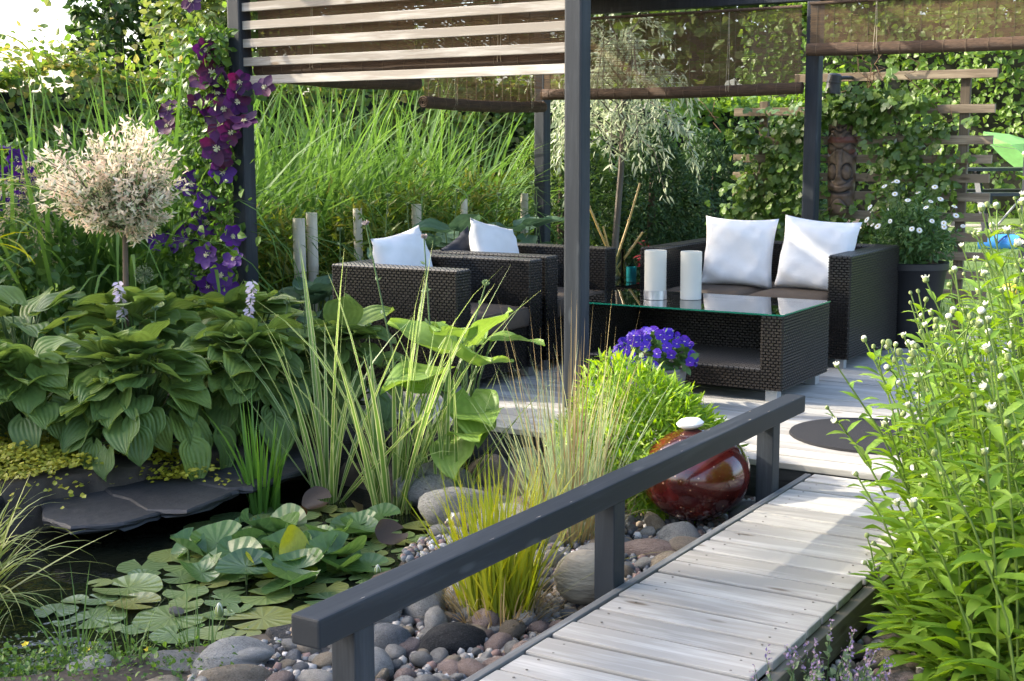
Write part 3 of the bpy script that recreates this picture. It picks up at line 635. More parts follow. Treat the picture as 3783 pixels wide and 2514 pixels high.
# cobbles one can pick apart, then fine gravel as one mass
def ok_spot(x, y, r, used, gap=.74):
    for (a, b, c) in used:
        if (x-a)**2+(y-b)**2 < (gap*(r+c))**2: return False
    return True
used = [(b[2], b[3], max(b[5], b[6])*.85) for b in BIG]
used += [(-2.165, 4.9, .2), (-2.075, 3.80, .10)]
CM = [(M_GROCK, 'grey'), (M_TROCK, 'tan'), (M_PROCK, 'pinkish'), (M_WROCK, 'white'), (M_BROCK, 'blue grey')]
r = np.random.default_rng(21)
def label_of(cn, s, x, y, where):
    size = 'small' if s < .030 else 'large' if s > .041 else 'medium'
    if 'near rail' in where:
        row = 'at the picture bottom' if y < 2.85 else 'by the near post' if y < 3.15 else 'before the golden grass'
        side = 'against the walkway edge' if x > -2.08 else 'towards the pond' if x < -2.3 else 'mid-bed'
        return f'{size} {cn} cobble in the pebble bed, {side}, {row}'
    if 'right of' in where: where = ('at the catmint' if y < 3.65 else 'between catmint and leaning leaves' if y < 3.95 else 'under the leaning leaves')+' right of the walkway'
    elif 'golden' in where: where = ('pond side' if x < -2.45 else 'walkway side' if x > -2.15 else 'at the foot')+' of the golden grass and round stone'
    elif 'slope' in where: where += ', left half' if x < -2.95 else ', right half'
    elif 'red ball' in where: where = ('behind the red ball near the deck' if y > 5 else 'between red ball and middle rail post' if x > -2.35 else 'among the blue grass left of the red ball')
    return f'{size} {cn} rounded cobble {where}'
def cobbles(n, x0, x1, y0, y1, smin, smax, where, group, probs, zt=-.145):
    c = 0; tries = 0
    while c < n and tries < n*60:
        tries += 1
        x = r.uniform(x0, x1); y = r.uniform(y0, y1); s = r.uniform(smin, smax)*(1 if r.random() < .7 else .7)
        if inside(np.array([x]), np.array([y]), POND)[0] or not ok_spot(x, y, s, used): continue
        used.append((x, y, s*.95)); mt, cn = CM[r.choice(5, p=probs)]
        stone('cobble', mt, x, y, zt+s*.42, s*r.uniform(.95, 1.3), s*r.uniform(.75, 1), s*r.uniform(.55, .8), r.uniform(0, 6.3),
              label_of(cn, s, x, y, where), 'cobble', group, s=int(r.integers(0, 12)), flat=int(r.integers(0, 3)), tilt=(r.normal(0, .25), r.normal(0, .25)), sub=2)
        c += 1
cobbles(175, -2.66, -1.90, 2.35, 3.6, .024, .054, 'in the pebble bed between near rail post and walkway', 'cobbles in the near pebble bed', [.36,.2,.22,.10,.12])
cobbles(44, -2.75, -1.90, 3.6, 4.3, .028, .056, 'around the golden grass and round stone', 'cobbles round the golden grass', [.34,.26,.18,.1,.12])
cobbles(64, -3.1, -1.90, 4.2, 5.3, .028, .06, 'around the red ball and blue grass', 'cobbles round the red ball', [.3,.32,.1,.16,.12])
cobbles(26, -3.35, -2.6, 4.7, 5.34, .03, .05, 'on the slope below the deck edge', 'cobbles below the deck edge', [.42,.12,.1,.22,.14])
cobbles(30, -1.18, -.95, 3.35, 4.25, .03, .062, 'right of the walkway board beside the leafy stems', 'cobbles right of the walkway', [.25,.38,.18,.14,.05])
gn = 6000
px = r.uniform(-3.3, -1.88, gn*3); py = 2.2+3.16*r.random(gn*3)**1.25
k_ = (~inside(px, py, POND)) & ((px > -2.74) | (py > 3.9)) & (py > 2.35+(-1.9-px)*.35); px, py = px[k_][:gn], py[k_][:gn]
px = np.concatenate([px, r.uniform(-1.19, -.9, 320)]); py = np.concatenate([py, r.uniform(2.6, 4.4, 320)])
s = r.uniform(.008, .019, len(px)); A = np.linalg.qr(r.normal(size=(len(px), 3, 3)))[0]*(s[:, None]*r.uniform(.6, 1.25, (len(px), 3)))[:, None, :]
LV, LF = lump(ICO1, .1, 5)
V, F, U = inst((LV, LF, np.zeros((len(LV), 2))), A, np.stack([px, py, gheight(px, py)+r.uniform(.002, .012, len(px))], -1))
place('gravel', np_mesh('gravel', V, F, M_GRAVEL), label='fine mixed gravel filling gaps between the cobbles', cat='gravel', kind='stuff')

# round wooden-looking stone and red ball with its white pebble
V, F = lump(ICO3, .02, 77); V = V*np.array([.098, .098, .092])
m_ = plain('weathered_round_stone', (.34,.29,.22), .9, .4, 9, bump=.9, bscale=22, stretch=(1,1,5))
place('round_stone', np_mesh('round_stone', V, F, m_), None, Matrix.Translation((-2.075, 3.80, -.045)), label='large round weathered stone ball beside the middle rail post', cat='stone')
me = MB(); me.lathe([(.0001,-.195)]+[(.20*math.cos(a)*(1+.02*math.sin(a)), .195*math.sin(a)) for a in np.linspace(-1.45, 1.45, 30)]+[(.0001,.195)], 48)
me.build('ceramic_ball', M_GLAZE, smooth=True, label='big glossy red glazed ceramic ball beside the walkway', cat='garden ornament').location = (-2.165, 4.90, .06); bpy.data.objects['ceramic_ball'].scale = (1.10, 1.10, .96); bpy.data.objects['ceramic_ball'].rotation_euler = (.06, -.10, .4)
me = MB(); me.lathe([(.0001,-.022),(.03,-.019),(.05,-.006),(.053,.003),(.04,.016),(.02,.021),(.0001,.022)], 24)
o = me.build('white_pebble', M_WHITEPEB, smooth=True, label='flat white pebble balanced on top of the red ball', cat='pebble'); o.location = (-2.185, 4.885, .268); o.rotation_euler = (.1, -.08, .6); o.scale = (1.05, .8, 1)

# ------------------------------------------------------------------ walkway and rail
walk = empty('walkway', (0, 0, 0), kind='structure')
Y = 5.25+.0; rows = []
y = 5.255
pl_var = []
for kk in range(6):
    m = MB(); L0 = -1.836; L1 = -1.232+r.normal(0, .003)
    m.box((L0, -.0622, -.028), (L1, .0622, 0)); me = m.mesh('plank', M_DECK, bevel=.006)
    # slightly uneven edges
    for v in me.vertices: v.co.y += .0015*math.sin(v.co.x*23+kk*2)+.001*math.sin(v.co.x*61+kk); v.co.z += .0012*math.sin(v.co.x*9+kk*1.7)
    pl_var.append(me)
screws = MB()
n_ = 0; y = 5.31
while y > .6:
    place('plank', pl_var[n_ % 6], walk, Matrix.Translation((r.normal(0, .002), y, r.normal(0, .0012))) @ Matrix.Rotation(r.normal(0, .0022), 4, 'Z'))
    if y > 2.0:
        for xx in (-1.765, -1.30):
            for dy in (-.036, .036):
                a, b = xx+r.normal(0, .006), y+dy+r.normal(0, .004)
                screws.lathe([(.0038, 0), (.0038, .0012)], 8, (a, b, .0005))
    y -= .1383; n_ += 1
screws.build('screw_heads', plain('rusty_screw', (.11,.095,.08), .6, .3), walk, kind='stuff')
m = MB(); m.box((-1.868, .6, -.03), (-1.842, 5.36, .003)); m.build('edging_strip', M_STRIP, walk, bevel=.003)
m = MB(); m.box((-1.238, .6, -.135), (-1.2, 5.36, -.031)); m.build('side_board', M_EDGE, walk, bevel=.004)
m = MB(); m.box((-1.862, .6, -.145), (-1.845, 5.36, -.033)); m.build('inner_board', M_FASC, walk)
m = MB()
for x in (-1.75, -1.32): m.box((x-.022, .6, -.14), (x+.022, 5.36, -.03))
m.build('joist', M_FASC, walk)

rail = empty('handrail', (-1.905, 2.2, 0), label='low dark slate painted timber handrail along the walkway', cat='handrail')
m = MB(); m.box((-.042, 0, .272), (.040, 3.13, .342)); m.build('top_rail', M_PAINTY, rail, bevel=.006)
for yy in (.13, 1.42, 2.78):
    m = MB(); m.box((-.035, yy, -.28), (.035, yy+.075, .272)); m.build('post', M_PAINT, rail, bevel=.004)
wear = MB()
for k in range(12):
    a = r.uniform(.1, 3.0); b = r.choice([.0335, .030, -.03]); l = r.uniform(.006, .03); w_ = r.uniform(.0008, .0022)
    wear.add([(b-w_, a, .3425), (b+w_*.3, a+l*.3, .3425), (b+w_, a+l*.8, .3425), (b, a+l, .3425), (b-w_*.6, a+l*.5, .3425)], [(0, 1, 2, 3, 4)])
wear.build('paint_chips', plain('bare_wood_chip', (.45,.40,.34), .8, .1), rail, kind='stuff')

# ------------------------------------------------------------------ deck
deck = empty('deck', (0, 0, 0), kind='structure')
dk = []
for kk in range(5):
    m = MB(); m.box((-5.75, -.064, -.028), (2.4, .064, 0)); me = m.mesh('plank', M_DECK, bevel=.004); dk.append(me)
y = 5.46; n_ = 0
while y < 9.75:
    place('plank', dk[n_ % 5], deck, Matrix.Translation((r.normal(0, .003), y, .03+r.normal(0, .001)))); y += .1355; n_ += 1
m = MB(); m.box((-5.75, 5.402, -.2), (2.4, 5.43, .001)); m.build('fascia', M_FASC, deck)
m = MB(); m.box((-5.74, 5.44, -.2), (-5.70, 9.8, -.002)); m.box((-5.74, 9.75, -.2), (2.4, 9.79, -.002)); m.box((2.36, 5.44, -.2), (2.4, 9.8, -.002)); m.build('side_fascia', M_FASC, deck)
V = [(-.0, 0, .012)]; m = MB(); m.lathe([(.0001, .012), (.36, .012), (.395, .010), (.40, 0)], 48)
o = m.build('door_mat', M_MAT, smooth=True, label='round dark grey mat lying on the deck by the walkway', cat='mat'); o.location = (-1.79, 6.10, .0315); o.scale = (1.0, .95, 1)

# ------------------------------------------------------------------ pergola
pg = empty('pergola', (-3.325, 6.0, .03), label='dark slate painted timber pergola over the seating deck', cat='pergola')
PO = Vector((-3.325, 6.0, .03))
def pgm(mb, name, mt, bevel=0, smooth=False, **k):
    me = mb.mesh(name, mt, smooth, bevel); me.transform(Matrix.Translation(-PO)); return place(name, me, pg, **k)
PW = .05
for (x, yy) in ((-3.325, 6.0), (-5.575, 6.0), (-1.125, 6.0), (-5.555, 9.447), (-3.312, 9.447), (-1.1, 9.447)):
    m = MB(); m.box((x-PW, yy-PW, .031 if yy < 9 or x > -5 else .031), (x+PW, yy+PW, 2.37)); pgm(m, 'post', M_PAINT, bevel=.012)
for zz in (1.726, 1.830, 1.935, 2.037, 2.140, 2.243):
    m = MB(); m.box((-5.535, 5.972, zz), (-3.372, 6.000, zz+.049)); pgm(m, 'slat', M_SLAT, bevel=.003)
for yy in (6.0, 9.447):
    m = MB(); m.box((-5.75, yy-.045, 2.371), (-.9, yy+.045, 2.52)); pgm(m, 'beam', M_PAINT, bevel=.005)
for x in np.arange(-5.6, -1.0, 1.11):
    m = MB(); m.box((x-.025, 5.75, 2.521), (x+.025, 9.60, 2.64)); pgm(m, 'rafter', M_PAINT)

xs = np.linspace(-5.7, -4.1, 80); zz = 2.655+.012*np.sin(xs*2*math.pi/.076); m = MB()
vs = [(x, y, z) for x, z in zip(xs, zz) for y in (5.9, 9.40)]
m.add(vs, [(2*i, 2*i+2, 2*i+3, 2*i+1) for i in range(len(xs)-1)]); pgm(m, 'roof_sheet', plain('corrugated_bitumen', (.02,.02,.022), .8, .2))

# ------------------------------------------------------------------ bamboo roll blinds
def blind(p0, p1, ztop, zroll, rr, label, off=(0, 0), threads=.12, cords=(), pitch=.0068, cover=1.0):
    """p0,p1 = ends on the plan; hangs from ztop down to a roll of radius rr at zroll"""
    p0 = np.array(p0, float); p1 = np.array(p1, float); L = np.linalg.norm(p1-p0); d = (p1-p0)/L
    rt = empty('bamboo_blind', (p0[0], p0[1], zroll-rr), math.atan2(d[1], d[0]), label=label, cat='roll blind', group='bamboo roll blinds on the pergola')
    H = ztop-(zroll-rr); rz = 2*rr
    m = MB(); z = rz*.85; q = np.random.default_rng(int(abs(p0[0]*1000)+zroll*100))
    while z < H:
        h = pitch*q.uniform(.50, .74)*cover; y0 = q.normal(0, .0006)
        m.box((q.uniform(0, .006), y0, z), (L-q.uniform(0, .006), y0+.0016, z+h)); z += pitch*q.uniform(.9, 1.15)
    m.build('reed_screen', M_REED, rt, kind='stuff')
    m = MB(); xs = np.arange(.05, L, threads)
    for x in xs: m.box((x, -.0022, rz*.8), (x+.0014, .0032, H))
    m.build('threads', M_CORD if False else plain('thread', (.20,.15,.09), .9, .1), rt, kind='stuff')
    # the roll: an outer sleeve of reeds with slightly uneven radius, spiral end
    m = MB(); sides = 18; n = 14
    for k in range(n):
        x0 = L*k/n; x1 = L*(k+1)/n
    prof = []
    vs = []; fs = []
    for k in range(n+1):
        x = -.012+(L+.024)*k/n; sag = -.012*math.sin(math.pi*k/n); e = 1+.03*q.normal()
        for s_ in range(sides):
            an = 2*math.pi*s_/sides; vs.append((x, rr*e*math.cos(an), rr+sag+rr*e*math.sin(an)))
    for k in range(n):
        for s_ in range(sides):
            s2 = (s_+1) % sides; fs.append((k*sides+s_, k*sides+s2, (k+1)*sides+s2, (k+1)*sides+s_))
    m.add(vs, fs); roll = m.build('roll', M_REEDROLL, rt, smooth=True)
    for x in (-.012, L+.012):                              # spiral end faces
        m = MB(); pts = [(x, (rr*(1-.055*t))*math.cos(t*1.15)*.98, rr+(rr*(1-.055*t))*math.sin(t*1.15)*.98) for t in np.linspace(0, 15, 60)]
        m.tube(pts, .004, .004, 4); m.build('roll_end', M_REEDROLL, roll)
    for x in (.004, L-.004):
        m = MB(); vs = [(x, 0, rr)]+[(x, rr*.93*math.cos(2*math.pi*k/14), rr+rr*.93*math.sin(2*math.pi*k/14)) for k in range(14)]
        m.add(vs, [(0, 1+k, 1+(k+1) % 14) for k in range(14)]); m.build('roll_core', M_WICKD, roll)
    m = MB()
    for x in np.arange(.06, L, .145):
        m.tube([(x, (rr*1.045)*math.cos(a), rr-.012*math.sin(math.pi*x/L)+(rr*1.045)*math.sin(a)) for a in np.linspace(0, 2*math.pi, 17)], .0012, .0012, 4, cap=False)
    m.build('ties', plain('tie', (.22,.16,.10), .9, .1), roll, kind='stuff')
    m = MB()
    for f in cords:
        x = f*L
        for dx in (0, .02):
            m.tube([(x+dx*.2, -.012, H), (x+dx*.6, -.02, H*.55), (x+dx, -rr-.006, rr), (x+dx, -.6*rr, -.002)], .0017, .0017, 4)
    if cords: m.build('cord', M_CORD, rt)
    m = MB(); m.tube([(0, -.01, H), (L, -.01, H)], .011, .011, 8); m.build('top_pole', M_REEDROLL, rt, smooth=True)
    return rt
blind((-5.49, 9.36), (-3.38, 9.36), 2.33, 1.765, .043, 'back bamboo blind with brown roll, between the two rear posts', cords=(.74,), cover=1.0)
blind((-3.30, 9.30), (-1.18, 9.30), 2.34, 2.025, .043, 'right rear bamboo blind rolled up higher, above the ivy trellis', cords=(.22,))
blind((-5.47, 7.70), (-5.47, 9.30), 2.33, 1.665, .042, 'left side bamboo blind ending at the rear left post', cords=(.2, .85))
blind((-5.47, 6.08), (-5.47, 7.60), 2.33, 1.79, .048, 'left side bamboo blind next to the front left post', cords=(.6,), cover=1.25)
blind((-5.50, 6.075), (-3.40, 6.075), 2.33, 1.815, .036, 'front bamboo blind hanging behind the pale slats', cords=(.2, .8), cover=1.3)

# ------------------------------------------------------------------ wicker furniture
def wick(parent, name, panels, mt=None, cu=.030, cv=.0155, th=.0062):
    """woven skin: raised strand pieces in brick order on flat panels. panel = (origin, u, v) with u along strands; normal = u x v"""
    Vs = []; Fs = []; n0 = 0; bk = MB()
    T = np.array([(0,0,0),(1,0,0),(1,1,0),(0,1,0),(.12,.2,1),(.88,.2,1),(.88,.8,1),(.12,.8,1)], float)
    TF = np.array([(4,5,6,7),(0,1,5,4),(1,2,6,5),(2,3,7,6),(3,0,4,7)])
    for (o, u, v) in panels:
        o = np.array(o, float); u = np.array(u, float); v = np.array(v, float)
        W = np.linalg.norm(u); H = np.linalg.norm(v); u1 = u/W; v1 = v/H; nrm = np.cross(u1, v1)
        bk.add([o, o+u, o+u+v, o+v], [(0, 1, 2, 3)])
        nr = max(1, int(round(H/cv))); nc = max(1, int(round(W/cu))); hv = H/nr; hu = W/nc
        for row in range(nr):
            off = .5*(row % 2)
            c = np.arange(nc+1)-off
            a = np.clip(c*hu, 0, W); b = np.clip((c+.93)*hu, 0, W); k = (b-a) > hu*.15; a = a[k]; b = b[k]
            P = np.zeros((len(a), 8, 3))
            uu = a[:, None]+(b-a)[:, None]*T[None, :, 0]; vv = row*hv+hv*(.04+.92*T[:, 1]); ww = th*T[:, 2]
            P = o+uu[..., None]*u1+vv[None, :, None]*v1+ww[None, :, None]*nrm
            Vs.append(P.reshape(-1, 3)); Fs.append((TF[None]+(np.arange(len(a))*8)[:, None, None]+n0).reshape(-1, 4)); n0 += len(a)*8
    me = np_mesh(name, np.concatenate(Vs), np.concatenate(Fs), mt or M_WICK, smooth=False)
    o = place(name, me, parent); b = bk.build('backing', M_WICKD, o); return o

def box_panels(x0, x1, y0, y1, z0, z1, faces='xXyYzZ'):
    P = []
    if 'y' in faces: P.append(((x0, y0, z0), (x1-x0, 0, 0), (0, 0, z1-z0)))
    if 'Y' in faces: P.append(((x1, y1, z0), (x0-x1, 0, 0), (0, 0, z1-z0)))
    if 'X' in faces: P.append(((x1, y0, z0), (0, y1-y0, 0), (0, 0, z1-z0)))
    if 'x' in faces: P.append(((x0, y1, z0), (0, y0-y1, 0), (0, 0, z1-z0)))
    if 'Z' in faces: P.append(((x0, y0, z1), (x1-x0, 0, 0), (0, y1-y0, 0)) if (x1-x0) > (y1-y0) else ((x1, y0, z1), (0, y1-y0, 0), (x0-x1, 0, 0)))
    if 'z' in faces: P.append(((x0, y1, z0), (x1-x0, 0, 0), (0, y0-y1, 0)))
    return P

def cushion_mesh(name, w, h, t, mt, n=22, seed=0, corner=.35, plump=1.0):
    """square pillow: local X width, Z height, Y thickness, origin at bottom centre"""
    q = np.random.default_rng(seed); u = np.linspace(-1, 1, n+1); U, W_ = np.meshgrid(u, u, indexing='ij')
    prof = (np.clip(1-np.abs(U)**2.6, 0, 1)*np.clip(1-np.abs(W_)**2.6, 0, 1))**.45
    pin = 1-.085*(1-np.abs(U)**2.2)*(np.abs(W_)**3); pin2 = 1-.085*(1-np.abs(W_)**2.2)*(np.abs(U)**3)
    X = U*pin2*w/2; Z = (W_*pin+1)*h/2
    wr = sum(.006*np.sin(U*a+W_*b+c)*np.abs(U*W_)**.5 for a, b, c in ((9, 7, 1), (-11, 8, 2), (5, 14, 4)))+sum(.010*np.sin(U*a+W_*b+c) for a, b, c in ((3, -2, .4), (2, 4, 2.)))*prof
    vs = []; idx = {}
    V = []; F = []
    for s_ in (1, -1):
        base = len(V)
        Yv = s_*(prof*t/2*plump)+wr*(prof > .02)
        V += list(np.stack([X, Yv, Z], -1).reshape(-1, 3))
        for i in range(n):
            for j in range(n):
                a = base+i*(n+1)+j; f = (a, a+n+1, a+n+2, a+1); F.append(f if s_ < 0 else f[::-1])
    me = np_mesh(name, V, np.array(F), mt)
    bm = bmesh.new(); bm.from_mesh(me); bmesh.ops.remove_doubles(bm, verts=bm.verts, dist=.0008); bm.to_mesh(me); bm.free()
    me.polygons.foreach_set('use_smooth', [True]*len(me.polygons)); return me

def seat_cushion(name, x0, x1, y0, y1, z0, z1, parent):
    m = MB(); m.box((x0, y0, z0), (x1, y1, z1)); me = m.mesh(name, M_SEAT)
    bm = bmesh.new(); bm.from_mesh(me)
    bmesh.ops.subdivide_edges(bm, edges=bm.edges, cuts=7, use_grid_fill=True)
    cx, cy = (x0+x1)/2, (y0+y1)/2
    for v in bm.verts:
        a = abs(v.co.x-cx)/((x1-x0)/2); b = abs(v.co.y-cy)/((y1-y0)/2); c = 1-max(a, b)**5
        if v.co.z > z1-1e-4: v.co.z += .018*c-.012*(max(a, b)**12)
        if max(a, b) > .99:
            v.co.x += (cx-v.co.x)*.012*(abs(v.co.z-(z0+z1)/2)/((z1-z0)/2))**2; v.co.y += (cy-v.co.y)*.012*(abs(v.co.z-(z0+z1)/2)/((z1-z0)/2))**2
    bm.to_mesh(me); bm.free(); me.polygons.foreach_set('use_smooth', [True]*len(me.polygons))
    o = place(name, me, parent)
    m = MB(); m.tube([(x0+.01, y0+.01, z1-.006), (x1-.01, y0+.01, z1-.006), (x1-.01, y1-.01, z1-.006), (x0+.01, y1-.01, z1-.006), (x0+.01, y0+.01, z1-.006)], .006, .006, 6)
    m.build('piping', M_SEAT, o, smooth=True); return o

def foot(parent, x, y, w=.055):
    m = MB(); m.box((x-w/2, y-w/2, 0), (x+w/2, y+w/2, .062)); return m.build('leg', M_ALU, parent, bevel=.003)

AT = .13
def lounge(name, W, D, loc, rz, label, cat, seats, mt=M_WICK, group=None):
    """local: faces -Y, X from 0..W, Y from 0 (front) to D (back)"""
    rt = empty(name, loc, rz, label=label, cat=cat, group=group); zb = .062; H = .68
    wick(rt, 'arm', box_panels(0, AT, 0, D, zb, H, 'xXyYZ'), mt)
    wick(rt, 'arm', box_panels(W-AT, W, 0, D, zb, H, 'xXyYZ'), mt)
    wick(rt, 'backrest', box_panels(AT, W-AT, D-.13, D, zb, H, 'yYZ'), mt)
    wick(rt, 'seat_frame', box_panels(AT, W-AT, .02, D-.13, zb, .30, 'yZ'), mt)
    sw = (W-2*AT)/seats
    for k in range(seats): seat_cushion('seat_cushion', AT+.006+sw*k, AT-.006+sw*(k+1), .0, D-.14, .304, .415, rt)
    for x in (.06, W-.06):
        for y in (.06, D-.06): foot(rt, x, y)
    return rt
sofa = lounge('rattan_sofa', 1.38, 1.0, (-3.868, 7.83, .031), 0, 'dark brown woven rattan sofa with two white cushions', 'sofa', 2)
# armchairs face +X: local -Y -> world +X  (rotate +90 deg)
lounge('rattan_armchair', .885, .84, (-3.99, 5.89, .031), math.pi/2, 'dark woven rattan armchair nearest the pond and hostas', 'armchair', 1, group='rattan armchairs')
lounge('rattan_armchair', .885, .87, (-4.03, 6.90, .031), math.pi/2, 'dark woven rattan armchair farther back, beside the glass side table', 'armchair', 1, group='rattan armchairs')

def pillow(loc, rot, w, h, t, seed, label, mt=M_WHITEF):
    M = Matrix.Translation(loc) @ Matrix.Rotation(rot[2], 4, 'Z') @ Matrix.Rotation(rot[0], 4, 'X') @ Matrix.Rotation(rot[1], 4, 'Y')
    place('cushion', cushion_mesh('cushion', w, h, t, mt, seed=seed), None, M, label=label, cat='cushion', group='scatter cushions')
pillow((-3.365, 8.20, .450), (-.20, .02, .10), .49, .46, .21, 1, 'white square cushion on the left half of the sofa')
pillow((-2.85, 8.18, .450), (-.20, .07, -.04), .51, .47, .21, 2, 'white square cushion on the right half of the sofa')
pillow((-4.60, 6.36, .452), (-.24, -.10, math.pi/2+.05), .52, .44, .17, 3, 'white cushion leaning in the armchair nearest the pond')
pillow((-4.60, 7.28, .452), (-.24, .20, math.pi/2+.05), .52, .44, .17, 4, 'white tilted cushion in the farther armchair')
pillow((-4.77, 7.24, .46), (-.2, -.35, math.pi/2), .38, .36, .10, 5, 'dark navy cushion behind the white one in the farther armchair', M_BLUEF)

# coffee table
tb = empty('coffee_table', (-3.73, 6.62, .031), label='low woven rattan coffee table with glass top and open shelf', cat='coffee table')
W, D, H = 1.28, .72, .458
wick(tb, 'end_panel', box_panels(0, .115, 0, D, .066, H, 'xXyYZ'), M_WICKB)
wick(tb, 'end_panel', box_panels(W-.115, W, 0, D, .066, H, 'xXyYZ'), M_WICKB)
wick(tb, 'shelf', box_panels(.115, W-.115, .0, D, .066, .172, 'yYZ'), M_WICKB)
wick(tb, 'back_panel', box_panels(.115, W-.115, D-.08, D-.002, .172, H, 'yYZ'), M_WICKB)
for x in (.065, W-.065):
    for y in (.06, D-.06): foot(tb, x, y, .065)
gt = boxmesh('glass_top', (-.004, -.012, H+.004), (W+.004, D+.008, H+.012), M_GLASS, 0); g = place('glass_top', gt, tb)
m = MB()
for a, b in (((-.006, -.014, H+.0038), (W+.006, -.0122, H+.0122)), ((W+.0042, -.012, H+.0038), (W+.006, D+.01, H+.0122))): m.box(a, b)
m.build('glass_edge', M_GEDGE, g)

def candle(x, y, base, label, hh=.275, rr=.062):
    rt = empty('candle_holder', (x, y, .503), label=label, cat='candle holder', group='white glass candle holders')
    z0 = .05 if base else .004
    m = MB(); m.lathe([(rr, z0), (rr+.0005, hh), (rr-.004, hh+.002), (rr-.006, hh), (rr-.006, z0+.012), (.0001, z0+.012)], 40); m.build('glass_cylinder', M_FROST, rt, smooth=True)
    m = MB(); m.lathe([(rr+.003 if base else rr-.001, 0), (rr+.003 if base else rr-.001, z0), (.0001, z0)], 40); m.build('base', M_SILVER if base else M_FROST, rt, smooth=True)
    m = MB(); m.lathe([(.035, z0+.013), (.035, .15), (.0001, .152)], 20); m.build('candle', M_BUDW, rt, smooth=True)
candle(-3.33, 6.93, True, 'white frosted candle cylinder with silver base on the coffee table')
candle(-3.15, 7.02, False, 'plain cream glass candle cylinder on the coffee table', .27, .060)

# side table with vase, teal glass
st = empty('side_table', (-4.55, 7.98, .031), label='small rattan side table with glass top between armchair and sofa', cat='side table')
wick(st, 'body', box_panels(0, .50, 0, .50, .06, .40, 'xXyYZ'))
place('glass_top', boxmesh('glass_top', (-.004, -.004, .405), (.504, .504, .413), M_GLASS, 0), st)
for x in (.05, .45):
    for y in (.05, .45): foot(st, x, y)
m = MB(); m.lathe([(.035, 0), (.035, .10), (.031, .10), (.031, .01), (.0001, .01)], 24)
m.build('tea_light_glass', M_TEAL, smooth=True, label='teal glass tea light holder on the side table', cat='glass').location = (-4.14, 8.24, .446)
vz = empty('cane_vase', (-4.36, 8.42, .446), label='clear glass vase holding cut yellow bamboo canes', cat='vase')
m = MB(); m.lathe([(.07, 0), (.07, .20), (.066, .20), (.066, .012), (.0001, .012)], 28); m.build('glass', M_VGLASS, vz, smooth=True)
for k, (dx, dy, h) in enumerate(((-.20, -.12, .62), (-.07, -.05, .36), (.14, .10, .66), (.17, .09, .32))):
    m = MB(); pts = [(-dx*.15, -dy*.15, .014), (dx*.5, dy*.5, h*.55), (dx, dy, h)]
    m.tube(pts, .0095, .0075, 8)
    for t in (.35, .6, .8):
        c = Vector(pts[0]).lerp(Vector(pts[2]), t); m.lathe([(.0108, -.003), (.0108, .003)], 8, c)
    m.build('cane', M_CANE, vz, smooth=True)

# ------------------------------------------------------------------ trellis, tiki, lamp
tr = empty('trellis', (-3.2, 10.1, -.08), label='weathered wooden ladder trellis overgrown with ivy', cat='trellis')
TO = Vector((-3.2, 10.1, -.08))
def trm(m, n, mt): me = m.mesh(n, mt, bevel=.003); me.transform(Matrix.Translation(-TO)); place(n, me, tr)
for k, (z0, z1) in enumerate(((1.835,1.898),(1.587,1.65),(1.365,1.428),(1.228,1.29),(1.09,1.152),(.954,1.016),(.808,.87),(.664,.727),(.525,.587),(.385,.447),(.245,.307))):
    m = MB(); m.box((-3.69 if k == 0 else -4.18, 10.085, z0), (-2.205+r.normal(0, .006), 10.115, z1)); trm(m, 'bar', M_TREL)
for x in (-2.45, -3.98):
    m = MB(); m.box((x, 10.1155, -.08), (x+.068, 10.16, 1.84 if x > -3 else 1.70)); trm(m, 'upright', M_TRELZ)

